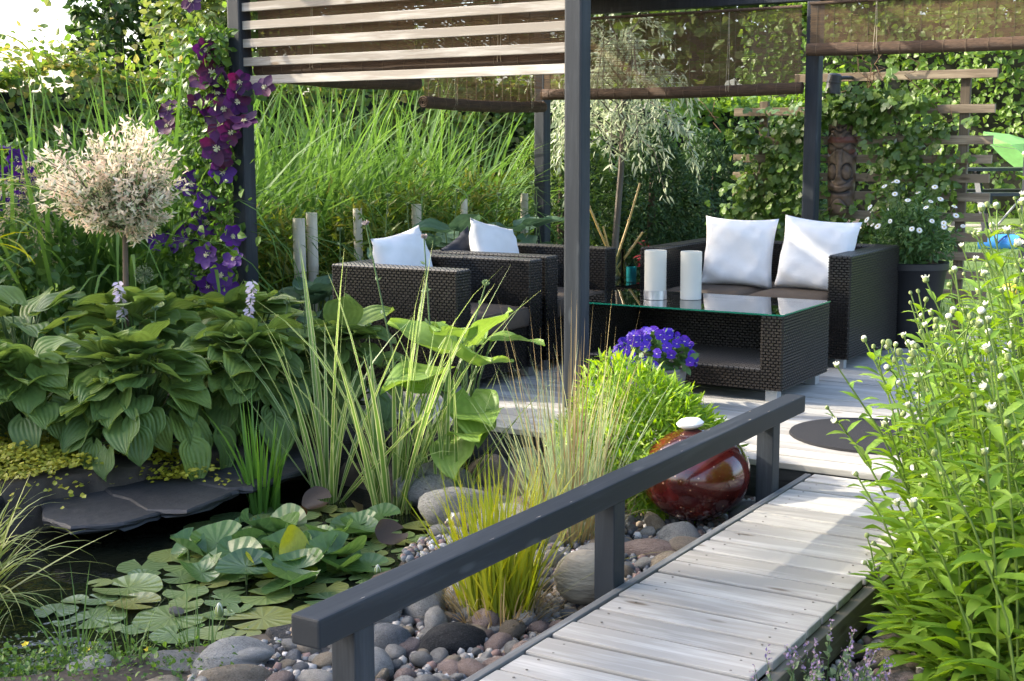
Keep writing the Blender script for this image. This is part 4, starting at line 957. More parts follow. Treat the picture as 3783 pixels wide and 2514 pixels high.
def tiki():
    nu, nv = 56, 150; H = .72
    th = np.linspace(-math.pi*.5, math.pi*.5, nu); z = np.linspace(0, 1, nv); TH, Z = np.meshgrid(th, z, indexing='ij'); X = TH/(math.pi/2)
    g = lambda cx, cz, sx, sz: np.exp(-((X-cx)/sx)**2-((Z-cz)/sz)**2)
    d = np.zeros_like(X)
    groove = lambda f, w=.012: -np.exp(-(f/w)**2)
    A = np.abs(X)
    brow = .80-.035*np.cos(A*7)
    d += .5*groove(Z-brow)+.5*groove(Z-(.86-.02*np.cos(A*9)))+.5*groove(Z-(.915-.02*np.cos(A*6)))+.45*groove(Z-(.70-.03*np.cos(A*6)))+.4*groove(Z-(.64+.03*np.cos(A*5)))
    d += .55*g(0, .765, .9, .03)+.4*g(0, .67, .8, .03)                     # headband and forehead rolls
    d += .9*np.exp(-(A/(.10+.12*np.clip(.62-Z, 0, 1)))**4)*sstep(.34, .38, Z)*(1-sstep(.58, .66, Z))   # nose wedge
    for s_ in (-1, 1):
        e = np.sqrt(((X-s_*.38)/.24)**2+((Z-.43)/.075)**2); d += .7*np.clip(1-e, 0, 1)**.5*.8+.7*groove(e-1.15, .12)
        d += .35*groove(X-s_*(.10+.30*(Z-.45)), .03)*sstep(.5, .55, Z)*(1-sstep(.66, .7, Z))
    d += .5*groove((Z-(.335-.05*np.cos(A*3.2))), .013)*(A < .75)+.8*groove(Z-(.235-.03*np.cos(A*3)), .018)*(A < .6)+.5*g(0, .285, .7, .025)+.45*g(0, .19, .5, .02)
    d += .35*groove(Z-(.11+.05*np.cos(A*5)), .01)+.3*np.sin(X*40)*((Z > .865) & (Z < .91))*.4+.3*np.sin(X*30)*np.exp(-((Z-.43)/.05)**2)*.12
    R0 = .112*(1-.12*(1-Z)**2+.03*np.sin(Z*20)*.3)+.020*d
    P = np.stack([R0*np.sin(TH), -R0*np.cos(TH)*.75, Z*H], -1).reshape(-1, 3)
    i, j = np.meshgrid(np.arange(nu-1), np.arange(nv-1), indexing='ij'); q = i*nv+j
    F = np.stack([q, q+nv, q+nv+1, q+1], -1).reshape(-1, 4)
    m, nt, ns, ls = nodes_of('carved_wood'); out = N_(ns, 'ShaderNodeOutputMaterial'); bs = N_(ns, 'ShaderNodeBsdfPrincipled'); tc = N_(ns, 'ShaderNodeTexCoord')
    n = N_(ns, 'ShaderNodeTexNoise'); n.inputs['Scale'].default_value = 18; n.inputs['Detail'].default_value = 5; ls.new(tc.outputs['Object'], n.inputs['Vector'])
    ra = ramp(ns, [(.3, (.055,.033,.022)), (.6, (.15,.10,.065)), (.8, (.22,.15,.10))]); ls.new(n.outputs[0], ra.inputs[0])
    at = N_(ns, 'ShaderNodeUVMap'); sx = N_(ns, 'ShaderNodeSeparateXYZ'); ls.new(at.outputs[0], sx.inputs[0])
    mk = N_(ns, 'ShaderNodeMix', data_type='RGBA'); ls.new(sx.outputs[0], mk.inputs[0]); ls.new(ra.outputs[0], mk.inputs[6]); mk.inputs[7].default_value = (.014,.011,.010,1)
    mk2 = N_(ns, 'ShaderNodeMix', data_type='RGBA'); ls.new(sx.outputs[1], mk2.inputs[0]); ls.new(mk.outputs[2], mk2.inputs[6]); mk2.inputs[7].default_value = (.15,.045,.035,1)
    ls.new(mk2.outputs[2], bs.inputs['Base Color']); bs.inputs['Roughness'].default_value = .45; ls.new(bs.outputs[0], out.inputs[0])
    gro = np.clip(-d*2.2, 0, 1); red = ((np.abs(Z-.765) < .03)*.8+((Z > .60) & (Z < .665) & (A > .45))*.7)*(1-gro)
    o = place('tiki_carving', np_mesh('tiki_carving', P, F, m, uv=np.stack([gro, red], -1).reshape(-1, 2)), None, Matrix.Translation((-3.295, 10.082, .85)), label='carved brown wooden tribal mask hung on the ivy trellis', cat='carving')
tiki()
lp = empty('spot_lamp', (-3.355, 9.985, 1.745), label='small dark grey spot lamp on the trellis top bar above the carving', cat='lamp')
m = MB(); m.lathe([(.0001, .150), (.035, .148), (.05, .135), (.052, .09), (.056, .088), (.056, .078), (.052, .076), (.058, .0), (.052, 0), (.045, .05), (.0001, .05)], 24); o = m.build('housing', M_LAMP, lp, smooth=True); o.rotation_euler = (0, .12, 0)
m = MB(); m.tube([(.03, .0, .105), (.08, .03, .115), (.115, .08, .115), (.115, .099, .115)], .014, .014, 8); m.build('bracket', M_LAMP, lp, smooth=True)

# ------------------------------------------------------------------ foliage builders
def leafball(name, mt, parent, c, rad, n, size, T=LEAF, shell=.55, seed=0, up=.35, lumps=0, aspect=1.0, flatten=0, below=-1.0, kind=None):
    """leaves spread through an ellipsoid's outer volume, tufted so that gaps and clumps show"""
    q = np.random.default_rng(seed); c = np.array(c, float); rad = np.array(rad, float)
    if lumps:
        d = rand_dirs(lumps, q); d[:, 2] = np.maximum(d[:, 2], below); lc = d*q.uniform(.45, .88, (lumps, 1)); lr = q.uniform(.18, .38, lumps)
        k = q.integers(0, lumps, n); dd = rand_dirs(n, q); P = lc[k]+dd*(lr[k]*q.uniform(.5, 1, n)**.4)[:, None]; nd = norm(dd*.7+P*.5)
    else:
        nd = rand_dirs(n, q); P = nd*q.uniform(shell, 1, (n, 1))**.6
        P *= (1+.10*np.sin(nd[:, :1]*5+seed)+.08*np.sin(nd[:, 1:2]*7+2)+.07*np.sin(nd[:, 2:]*8))
        keep = nd[:, 2] > below; P = P[keep]; nd = nd[keep]
    n = len(P); P = P*rad+c
    y = norm(nd+q.normal(0, .6, (n, 3))+np.array([0, 0, -.15])); upv = norm(nd*.8+np.array([0, 0, up])+q.normal(0, .35, (n, 3)))
    sc = size*q.uniform(.65, 1.25, n); M = frames(y, upv, np.stack([sc*aspect, sc, sc], -1))
    V, F, U = inst(T, M, P)
    return place(name, np_mesh(name, V, F, mt, U, smooth=False), parent, kind=kind)

def branches(name, mt, parent, p0, p1, r0, n, spread, seed, depth=3, rise=.6):
    q = np.random.default_rng(seed); m = MB()
    p0 = Vector(p0); p1 = Vector(p1)
    pts = [p0.lerp(p1, t)+Vector(q.normal(0, .03*(p1-p0).length*t*(1-t)*4, 3)) for t in np.linspace(0, 1, 6)]
    m.tube(pts, r0, r0*.35, 8)
    ends = []
    for k in range(n):
        t = q.uniform(.35, 1); b = p0.lerp(p1, t); a = q.uniform(0, 6.28)
        e = b+Vector((math.cos(a)*spread*q.uniform(.5, 1), math.sin(a)*spread*q.uniform(.5, 1), spread*rise*q.uniform(.2, 1)))
        mid = b.lerp(e, .5)+Vector((0, 0, spread*.08)); m.tube([b, mid, e], r0*.32*(1.2-t*.6), r0*.05, 6); ends.append(e)
    o = m.build(name, mt, parent, smooth=True); return ends

# ---- far trees
def tree(x, y, h, rad, label, seed, mt=M_TREE, n=5200, size=.22, base=0.0, trunk=.16, crown0=.3, group=None, lumps=46):
    t = empty('tree', (x, y, base), label=label, cat='tree', group=group)
    branches('trunk', M_BARK, t, (0, 0, 0), (rad*.05, 0, h*.85), trunk, 12, rad*.75, seed)
    leafball('crown', mt, t, (0, 0, h*(crown0+1)/2), (rad, rad, h*(1-crown0)/2), n, size, seed=seed, lumps=lumps)
tree(-22.1, 20.0, 6.2, .95, 'dark leafy tree above the left hedge, left one of the pair', 31, n=2600, size=.2, crown0=.12, lumps=30)
tree(-21.0, 21.2, 5.6, 1.35, 'dark leafy tree above the left hedge beside the pergola post', 32, n=3600, size=.2, crown0=.12, lumps=34)
tree(-15.2, 19.5, 4.6, 1.8, 'bright tree seen behind the clematis and pale slats', 33, M_TREEL, n=4200, size=.19, crown0=.1)
tree(-18.2, 19.4, 6.0, 1.9, 'light leafy tree right behind the front left post', 34, M_TREEL, n=4200, size=.19, crown0=.1)
for k, (x, y, h, rd, mt, lb) in enumerate(((-12.5, 22, 7.5, 2.6, M_TREE, 'dark tree behind the front bamboo blind'), (-9.6, 21.5, 8, 2.4, M_TREEL, 'light tree behind the silver willow'), (-7.2, 23.5, 8.5, 2.6, M_TREE, 'dark tree seen through the back bamboo blind'),
        (-4.6, 23, 7.5, 2.3, M_TREEL, 'tree seen through the right bamboo blind, its left part'), (-2.0, 24, 8.5, 2.5, M_TREE, 'tree seen through the right bamboo blind at the picture edge'))):
    tree(x, y, h, rd, lb, 40+k, mt, n=4600, size=.24, crown0=.12, base=.3)
# garden trees standing left of the view, which throw the shade over the pond and walkway
tree(-13.0, -.4, 7.8, 1.75, 'tall shade tree left of the pond outside the picture', 51, n=8000, size=.24, crown0=.36, trunk=.2, lumps=60)
tree(-13.3, 2.2, 6.1, 1.6, 'lower shade tree left of the hostas outside the picture', 52, n=6500, size=.24, crown0=.34, trunk=.2, lumps=56)

# ---- hedges
def hedge(p0, p1, h, depth, n, size, mt, label, seed, base=-.1, T=LEAF, topbias=.25, shoots=0, wave=.12):
    q = np.random.default_rng(seed); p0 = np.array(p0, float); p1 = np.array(p1, float); L = np.linalg.norm(p1-p0); d = (p1-p0)/L; nrm = np.array([d[1], -d[0]])
    if nrm @ (-p0) < 0: nrm = -nrm                         # towards the garden
    rt = empty('hedge', (p0[0], p0[1], base), math.atan2(d[1], d[0]), label=label, cat='hedge')
    s = 1 if (np.array([-d[1], d[0]])@nrm) > 0 else -1     # local +Y or -Y is the front
    k = q.random(n) < topbias
    x = q.uniform(0, L, n); z = np.where(k, h, q.uniform(0, 1, n)**.85*h)
    bul = wave*(np.sin(x*2.1+seed)+.6*np.sin(x*5.3+z*3)+.5*np.sin(z*4.1+x*1.2))
    yl = np.where(k, q.uniform(-depth, 0, n), 0)*1.0+np.where(k, 0, bul)-np.where(k, 0, q.exponential(.05, n))
    z = z+np.where(k, bul*.9+q.exponential(.05, n)-.03, 0)
    if shoots: z = z+np.where(k & (q.random(n) < .3), q.exponential(shoots, n), 0)
    P = np.stack([x, yl*s, z], -1)
    out = np.stack([q.normal(0, .25, n), np.where(k, q.normal(0, .3, n), 1)*s, np.where(k, 1, .25)*np.ones(n)], -1)
    y = norm(np.stack([q.normal(0, .7, n), np.where(k, q.normal(0, .6, n), .45)*s, np.where(k, .25, -.45)+q.normal(0, .4, n)], -1)); up = norm(out+q.normal(0, .45, (n, 3)))
    sc = size*q.uniform(.6, 1.25, n); V, F, U = inst(T, frames(y, up, np.stack([sc*1.15, sc, sc], -1)), P)
    place('foliage', np_mesh('foliage', V, F, mt, U, smooth=False), rt)
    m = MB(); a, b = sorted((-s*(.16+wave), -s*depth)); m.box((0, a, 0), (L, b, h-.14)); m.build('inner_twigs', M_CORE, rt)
hedge((-11.3, 7.6), (-7.3, 12.4), 2.12, .8, 12000, .085, M_HEDGEL, 'tall linden hedge behind the left grasses with sunlit yellowish top', 61, shoots=.16, topbias=.34)
hedge((-13.2, 5.0), (-11.2, 7.7), 2.12, .8, 4500, .085, M_HEDGEL, 'linden hedge stretch running out of the picture at left', 64, shoots=.14, topbias=.34)
hedge((-7.4, 12.3), (-4.9, 15.4), 2.0, .8, 5000, .085, M_HEDGER, 'dark hedge stretch behind the silver willow', 62, topbias=.3)
hedge((-8.0, 19.6), (3.5, 19.6), 2.9, 1.0, 15000, .10, M_HEDGER, 'tall green hedge behind the ivy trellis and picnic table', 63, base=.3, topbias=.28, shoots=.12, wave=.18)

# ---- tall arching grasses
def grass(name, label, cat, loc, n, hmin, hmax, rad, w, mt, seed, th0=.28, th1=1.5, k=8, group=None, lean=None, twist=.5, part='blades', extra=None):
    q = np.random.default_rng(seed); rt = empty(name, loc, label=label, cat=cat, group=group)
    a = q.uniform(0, 2*math.pi, n); rr = rad*np.sqrt(q.random(n)); base = np.stack([rr*np.cos(a), rr*np.sin(a), np.zeros(n)-.01], -1)
    az = a+q.normal(0, .8, n)
    if lean is not None: az = np.where(q.random(n) < lean[1], lean[0]+q.normal(0, .7, n), az)
    L = q.uniform(hmin, hmax, n); t0 = np.abs(q.normal(0, th0, n)); t1 = t0+np.abs(q.normal(th1*.55, th1*.45, n))
    V, F, U = blades(base, az, L, t0, t1, w*q.uniform(.6, 1.2, n), k, q, twist)
    place(part, np_mesh(part, V, F, mt, U), rt)
    return rt
TG = 'clumps of tall arching grass along the back'
for k, (x, y, n, a, b, rd, lb) in enumerate((( -6.55, 6.25, 240, 1.3, 2.3, .36, 'tall arching grass clump left of the clematis post'), (-7.0, 5.75, 230, 1.3, 2.2, .38, 'tall arching grass clump behind the white-leaved willow'),
     (-6.95, 7.15, 520, 1.1, 2.25, .48, 'tall arching grass clump just right of the clematis post'), (-6.85, 7.9, 540, 1.1, 2.3, .50, 'tall arching grass clump below the left side blind'), (-6.75, 8.75, 540, 1.1, 2.3, .50, 'tall arching grass clump left of the rear post'), (-6.6, 9.5, 400, 1.0, 2.1, .46, 'tall arching grass clump behind the rear left post'))):
    grass('tall_grass', lb, 'grass clump', (x, y, -.03), n, a, b, rd, .033, M_MISC, 70+k, .24, 2.3, 9, TG)

# ---- bamboo with small leaves behind the stakes
def bamboo(x, y, h, rad, n, label, seed, size=.11):
    q = np.random.default_rng(seed); t = empty('bamboo_bush', (x, y, -.03), label=label, cat='bamboo', group='leafy bamboo bushes behind the armchairs')
    m = MB()
    for k in range(16):
        a = q.uniform(0, 6.28); rr = rad*q.uniform(0, .7); h_ = h*q.uniform(.7, 1); m.tube([(rr*math.cos(a), rr*math.sin(a), 0), (rr*1.2*math.cos(a), rr*1.2*math.sin(a), h_*.6), (rr*1.7*math.cos(a), rr*1.7*math.sin(a), h_)], .005, .002, 5)
    m.build('culms', M_PETIOLE, t)
    leafball('foliage', M_BAMB, t, (0, 0, h*.55), (rad, rad, h*.5), n, size, NARROW, seed=seed, lumps=60, aspect=1.0)
bamboo(-6.1, 6.75, 1.0, .38, 1500, 'yellowish bamboo bush behind the two joined stakes', 80)
bamboo(-6.0, 7.5, 1.05, .42, 1700, 'yellowish bamboo bush in the middle behind the stakes', 81)
bamboo(-5.95, 8.3, 1.15, .42, 1700, 'yellowish bamboo bush right behind the armchairs', 82)
bamboo(-5.95, 9.1, 1.2, .40, 1600, 'yellowish bamboo bush beside the rear left post', 83)

# ---- cut bamboo stakes
for k, (yy, z, rr, lb) in enumerate(((6.69, .908, .040, 'leftmost pale bamboo stake, in front of its taller neighbour'), (6.83, .938, .036, 'tan bamboo stake touching the leftmost stake'), (7.313, .946, .031, 'third pale bamboo stake from the left behind the armchair'),
        (7.991, .948, .036, 'fourth pale bamboo stake, above the near armchair cushion'), (8.615, .964, .028, 'short looking bamboo stake among the bamboo leaves'), (9.50, .977, .031, 'rightmost bamboo stake beside the rear left post'))):
    rt = empty('bamboo_stake', (-5.76 if k else -5.75, yy, .0), label=lb, cat='stake', group='cut bamboo stakes behind the armchairs')
    m = MB(); zt = z; m.lathe([(rr, -.05), (rr, zt*.25), (rr*1.06, zt*.25+.008), (rr, zt*.25+.016), (rr*.98, zt*.62), (rr*1.06, zt*.62+.008), (rr, zt*.62+.016), (rr, zt), (rr*.82, zt), (rr*.82, zt-.05), (.0001, zt-.05)], 16); o = m.build('stem', M_STAKE, rt, smooth=True)
    o.rotation_euler = (r.normal(0, .012), r.normal(0, .012), r.uniform(0, 6))

# ---- conifers, golden shrub, silver willow
JG = 'clipped dark conifers behind the seating'
for k, (x, y, h, rd, lb) in enumerate(((-5.55, 11.45, 1.42, .52, 'rounded dark conifer directly behind the silver willow trunk'), (-5.25, 12.2, 1.36, .50, 'middle dark clipped conifer behind the seating'), (-4.85, 12.75, 1.28, .48, 'dark clipped conifer next to the ivy trellis'), (-6.15, 10.8, 1.45, .55, 'paler rounded conifer beside the rear left post'))):
    t = empty('conifer', (x, y, 0), label=lb, cat='conifer', group=JG)
    m = MB(); m.lathe([(.05, -.05), (.04, h*.5), (.01, h*.9)], 8); m.build('trunk', M_TWIG, t)
    leafball('foliage', M_JUN if k < 3 else M_GOLDS, t, (0, 0, h*.48), (rd, rd, h*.52), 9000, .055, LANCE, shell=.8, seed=90+k, up=.1)
    leafball('inner_shoots', M_JUN, t, (0, 0, h*.47), (rd*.86, rd*.86, h*.47), 2500, .09, LANCE, shell=.85, seed=190+k)

sw = empty('silver_willow', (-5.46, 10.5, -.05), label='slender silver-leaved weeping tree behind the back blind', cat='tree')
q = np.random.default_rng(95); m = MB()
m.tube([(0, 0, 0), (.02, .01, .6), (.06, .03, 1.2), (.08, .04, 1.9), (.16, .1, 2.3)], .036, .018, 8)
tw = []
for k in range(46):
    t = q.uniform(.35, 1); z0 = .7+1.6*t; a = q.uniform(0, 6.28); l = q.uniform(.35, .8)*(1.15-.35*t)
    b = Vector((.06, .03, z0)); e = b+Vector((math.cos(a)*l, math.sin(a)*l, q.uniform(-.05, .35))); mid = b.lerp(e, .5)+Vector((0, 0, .14))
    tip = e+Vector((math.cos(a)*.15, math.sin(a)*.15, -q.uniform(.15, .5))); m.tube([b, mid, e, tip], .008, .002, 5); tw += [(b, mid), (mid, e), (e, tip)]*1
m.build('trunk', M_BARK, sw, smooth=True)
Pn = []; Dn = []
for k in range(3800):
    a, b = tw[q.integers(0, len(tw))]; t = q.random(); p = a.lerp(b, t); Pn.append((p.x+q.normal(0, .025), p.y+q.normal(0, .025), p.z+q.normal(0, .025))); dd = (b-a).normalized(); Dn.append((dd.x, dd.y, dd.z))
Pn = np.array(Pn); Dn = np.array(Dn); n = len(Pn)
yv = norm(Dn*.8+rand_dirs(n, q)*.8+np.array([0, 0, -.2])); sc = .085*q.uniform(.6, 1.25, n)
V, F, U = inst(NARROW, frames(yv, rand_dirs(n, q)+np.array([0, 0, .8]), np.stack([sc*1.3, sc, sc], -1)), Pn); place('crown', np_mesh('crown', V, F, M_SILV, U, smooth=False), sw)

# ---- white-leaved standard willow
ww = empty('standard_willow', (-5.37, 4.86, -.03), label='small standard willow with round crown of white and pink leaves', cat='tree')
m = MB(); m.tube([(0, 0, 0), (.01, -.005, .4), (-.01, .02, .72), (-.03, .05, 1.0)], .018, .013, 8); q = np.random.default_rng(97)
tips = []
for k in range(230):
    d = rand_dirs(1, q)[0]; d[2] = d[2]*.78+.08; l = q.uniform(.23, .385)*(1+.12*math.sin(3*d[0]+5*d[1])); e = Vector((-.05, .04, 1.20))+Vector(d*l)*1.0; b = Vector((-.03, .05, .98)).lerp(e, .25); m.tube([b, b.lerp(e, .6)+Vector((0, 0, .02)), e], .003, .0012, 4); tips.append((b, e))
m.build('trunk', M_TWIG, ww, smooth=True)
for nm, mt, n, t0, t1, s in (('pale_leaves', M_WILW, 5600, .4, 1.06, .038), ('green_leaves', M_WILG, 2200, .2, .75, .034)):
    k = q.integers(0, len(tips), n); B = np.array([tips[i][0] for i in k]); E_ = np.array([tips[i][1] for i in k]); t = q.uniform(t0, t1, (n, 1)); P = B+(E_-B)*t+q.normal(0, .008, (n, 3))
    y = norm(norm(E_-B)*.7+rand_dirs(n, q)*.9); sc = s*q.uniform(.7, 1.3, n); V, F, U = inst(NARROW, frames(y, rand_dirs(n, q), np.stack([sc*1.9, sc, sc], -1)), P); place(nm, np_mesh(nm, V, F, mt, U, smooth=False), ww)

# ------------------------------------------------------------------ hostas
def hosta_leaf(name, mt, L=1.0, W=.62, droop=.25, cup=.16, wave=.03, seed=0):
    q = np.random.default_rng(seed); nu, nv = 9, 13; tt = np.linspace(0, 1, nv); uu = np.linspace(-1, 1, nu)
    wt = np.interp(tt, [0, .05, .13, .28, .45, .6, .75, .88, .96, 1], [.22, .62, .88, 1, .96, .82, .57, .29, .11, .0])
    T_, U_ = np.meshgrid(tt, uu, indexing='ij'); w = wt[:, None]*W/2
    X = U_*w; Yv = T_*L-.11*L*np.abs(U_)**1.6*(1-T_)**5*1.6; a = np.abs(U_)
    bend = droop*T_**1.7; Z = -bend*L*.9+cup*W*(a**1.6)*(1-.6*T_)+wave*np.sin(T_*9+seed+U_*2)*a*W+.012*np.sin(U_*11)*(1-a)
    Yv = Yv*(1-.25*droop*T_)
    V = np.stack([X, Yv, Z], -1).reshape(-1, 3); i, j = np.meshgrid(np.arange(nv-1), np.arange(nu-1), indexing='ij'); k = i*nu+j
    F = np.stack([k, k+1, k+nu+1, k+nu], -1).reshape(-1, 4); uv = np.stack([(U_+1)/2, T_], -1).reshape(-1, 2)
    return np_mesh(name, V, F, mt, uv)
HL = {}
def hleaf(mt, v):
    if (mt.name, v) not in HL:
        HL[(mt.name, v)] = hosta_leaf('leaf', mt, 1, (.80, .88, .84, .90, .80)[v], (.22, .34, .48, .28, .55)[v], (.18, .12, .20, .26, .10)[v], (.05, .07, .06, .04, .05)[v], v)
    return HL[(mt.name, v)]
def hosta(loc, h, rad, n, leaf, label, seed, mt=M_HOSTA, group='hosta clumps', drop=95, sector=None):
    q = np.random.default_rng(seed); rt = empty('hosta', loc, label=label, cat='hosta', group=group); pet = MB(); ga = 2.39996
    for i in range(n):
        f = (i+.5)/n                                      # 0 = heart of the clump, 1 = outermost low leaf
        az = i*ga+q.normal(0, .25)
        if sector is not None and q.random() < .5: az = sector+q.normal(0, .9)
        rr = rad*(.12+.70*f**.8)*q.uniform(.85, 1.1); zz = h*(1-.80*f**1.5)*q.uniform(.88, 1.06)
        d = np.array([math.cos(az), math.sin(az)]); tilt = R(40-drop*f**1.1+q.normal(0, 12))   # leaf pitch: up in the heart, hanging at the rim
        L = leaf*q.uniform(.78, 1.12)*(1.05-.18*f); v = int(q.choice([0, 3, 1] if f < .35 else [0, 1, 2] if f < .7 else [1, 2, 4]))
        y = np.array([[d[0]*math.cos(tilt), d[1]*math.cos(tilt), math.sin(tilt)]]); up = np.array([[-d[0]*math.sin(tilt), -d[1]*math.sin(tilt), math.cos(tilt)]])+q.normal(0, .22, (1, 3))
        A = frames(y, up, np.array([[L, L, L]]))[0]
        M = Matrix(((A[0][0], A[0][1], A[0][2], d[0]*rr), (A[1][0], A[1][1], A[1][2], d[1]*rr), (A[2][0], A[2][1], A[2][2], zz), (0, 0, 0, 1)))
        place('leaf', hleaf(mt, v), rt, M)
        pet.tube([(d[0]*.02, d[1]*.02, 0), (d[0]*rr*.5, d[1]*rr*.5, zz*.62+.02), (d[0]*rr, d[1]*rr, zz)], .006, .0045, 6)
    pet.build('petioles', M_PETIOLE if mt is not M_HOSTAL else M_PETIOLE, rt, smooth=True)
    return rt
HG = 'hosta clumps on the pond bank'
fw_az = math.atan2(-.85, .53)                              # towards the viewer
hosta((-4.80, 4.40, -.07), .50, .50, 88, .215, 'front hosta clump drooping over the slate slab', 1, group=HG, sector=fw_az)
hosta((-5.25, 4.10, -.05), .46, .46, 74, .205, 'hosta clump at the left picture edge above the golden creeper', 2, group=HG, sector=fw_az)
hosta((-4.62, 4.95, -.05), .50, .48, 80, .215, 'hosta clump in the middle of the bank behind the green iris', 3, group=HG, sector=fw_az)
hosta((-4.40, 5.42, -.03), .47, .42, 58, .205, 'hosta clump right in front of the near armchair', 4, group=HG, sector=fw_az)
hosta((-5.30, 4.85, -.03), .58, .46, 46, .27, 'hosta clump around the standard willow trunk', 5, group=HG, sector=fw_az)
hosta((-5.70, 4.45, -.03), .58, .44, 36, .27, 'large-leaved hosta clump behind, at far left', 6, group=HG, sector=fw_az)
hosta((-5.05, 5.42, -.02), .55, .44, 46, .235, 'hosta clump below the clematis post', 7, group=HG, sector=fw_az)
hosta((-5.35, 6.35, -.02), .50, .36, 24, .25, 'blue-green hosta left of the near armchair below the stakes', 8, M_HOSTAB, group=HG)
hosta((-5.28, 7.0, -.02), .66, .36, 20, .25, 'blue-green hosta behind the near armchair cushion', 9, M_HOSTAB, group='hostas behind the armchairs')
hosta((-5.26, 7.75, -.02), .78, .36, 22, .26, 'blue-green hosta behind the farther armchair', 10, M_HOSTAB, group='hostas behind the armchairs')
hosta((-5.22, 8.6, -.02), .80, .34, 20, .25, 'blue-green hosta before the rear left post', 11, M_HOSTAB, group='hostas behind the armchairs')
hosta((-3.42, 5.12, -.06), .58, .34, 15, .31, 'lime green large-leaved hosta in front of the armchairs', 12, M_HOSTAL, group=None, drop=46, sector=fw_az+.2)

# hosta flower stalks, allium heads
def stalk(base, top, label, kind, seed, mt_f=None):
    q = np.random.default_rng(seed); b = Vector(base); t = Vector(top)-b; rt = empty('flower_stalk', base, label=label, cat='flower stalk', group='hosta flower stalks')
    m = MB(); pts = [Vector((0, 0, 0)), t*.35+Vector((.01, .01, .02)), t*.7+Vector((.008, .0, .01)), t]; m.tube(pts, .0055, .003, 6); m.build('stem', M_PETIOLE, rt, smooth=True)
    if kind == 'flower':
        n = 16; P = np.array([t*(.72+.28*i/n) for i in range(n)]); a = np.arange(n)*2.4; y = np.stack([np.cos(a), np.sin(a), -.35+0*a], -1); sc = .042*q.uniform(.7, 1.2, n)
        V, F, U = inst(LANCE, frames(y, rand_dirs(n, q)+np.array([0, 0, 1]), np.stack([sc*1.8, sc, sc], -1)), P); place('florets', np_mesh('florets', V, F, mt_f or M_HFLOW, U, smooth=False), rt)
        V, F, U = inst(LANCE, frames(y*np.array([-1, -1, 1]), rand_dirs(n, q), np.stack([sc*1.8, sc, sc], -1)), P); place('florets', np_mesh('florets', V, F, mt_f or M_HFLOW, U, smooth=False), rt)
    else:
        n = 12; d = rand_dirs(n, q); d[:, 2] = np.abs(d[:, 2])+.3; P = np.tile(np.array(t), (n, 1))-norm(d)*.006; sc = np.full(n, .030); V, F, U = inst(LANCE, frames(norm(d), rand_dirs(n, q), np.stack([sc*2, sc, sc], -1)), P)
        place('bud', np_mesh('bud', V, F, M_DRYF if kind == 'dry' else M_CATM, U, smooth=False), rt)
        for f in (.55, .72, .86):
            n = 2; P = np.tile(np.array(t*f), (n, 1)); d = rand_dirs(n, q)+np.array([0, 0, .8]); sc = np.full(n, .03); V, F, U = inst(LANCE, frames(norm(d), rand_dirs(n, q), np.stack([sc*1.4, sc, sc], -1)), P); place('bract', np_mesh('bract', V, F, M_CATM, U, smooth=False), rt)
stalk((-3.78, 5.10, .05), (-4.02, 5.16, 1.00), 'tall leaning stalk with dried flower head left of the lime hosta', 'dry', 1)
stalk((-3.62, 5.12, .05), (-3.72, 5.22, .94), 'stalk with dried lilac flower head above the lime hosta', 'dry', 2)
stalk((-3.56, 5.10, .05), (-3.36, 5.20, .74), 'short stalk with green bud right of the lime hosta', 'bud', 3)
stalk((-5.2, 4.75, .05), (-5.15, 4.62, .72), 'pale lilac hosta flower stalk left of the willow trunk', 'flower', 4)
stalk((-4.75, 5.0, .05), (-4.72, 5.12, .70), 'pale lilac hosta flower stalk in the middle of the bank', 'flower', 5)
for k, (x, y, z) in enumerate(((-5.05, 4.5, .53), (-4.98, 4.65, .58), (-4.7, 5.3, .56), (-5.4, 4.45, .52), (-4.62, 5.35, .58))): stalk((x, y, .05), (x+.02, y+.03, z), ('first', 'second', 'fourth', 'leftmost', 'rightmost')[k]+' slim hosta bud stalk rising from the clumps on the pond bank', 'bud', 20+k)
for k, (x, y, z) in enumerate(((-5.30, 6.9, 1.05), (-5.32, 7.3, .98), (-5.30, 7.7, 1.06), (-5.25, 8.1, 1.02), (-5.20, 8.9, 1.08), (-5.22, 8.75, 1.04), (-5.3, 6.5, .86))): stalk((x, y, .2), (x+r.normal(0, .07), y+r.normal(0, .05), z), ('second', 'third', 'fourth', 'fifth', 'rightmost', 'sixth', 'leftmost')[k]+' slim hosta bud stalk of those behind the armchairs', 'bud', 40+k)
def allium(x, y, h, label, seed):
    q = np.random.default_rng(seed); rt = empty('allium', (x, y, -.03), label=label, cat='seed head'); m = MB(); m.tube([(0, 0, 0), (.01, 0, h*.5), (0, 0, h)], .006, .004, 6); m.build('stem', M_PETIOLE, rt)
    m = MB()
    for d in rand_dirs(130, q): m.tube([(0, 0, h), tuple(np.array([0, 0, h])+d*.048)], .0007, .0005, 3, cap=False); m.lathe([(.0001, -.004), (.004, 0), (.0001, .004)], 5, tuple(np.array([0, 0, h])+d*.05))
    m.build('seed_head', M_CATM, rt, smooth=True)
allium(-5.72, 4.18, .70, 'round dry allium seed head at the far left', 1)
allium(-5.48, 5.10, .72, 'round dry allium seed head right of the willow trunk', 2)

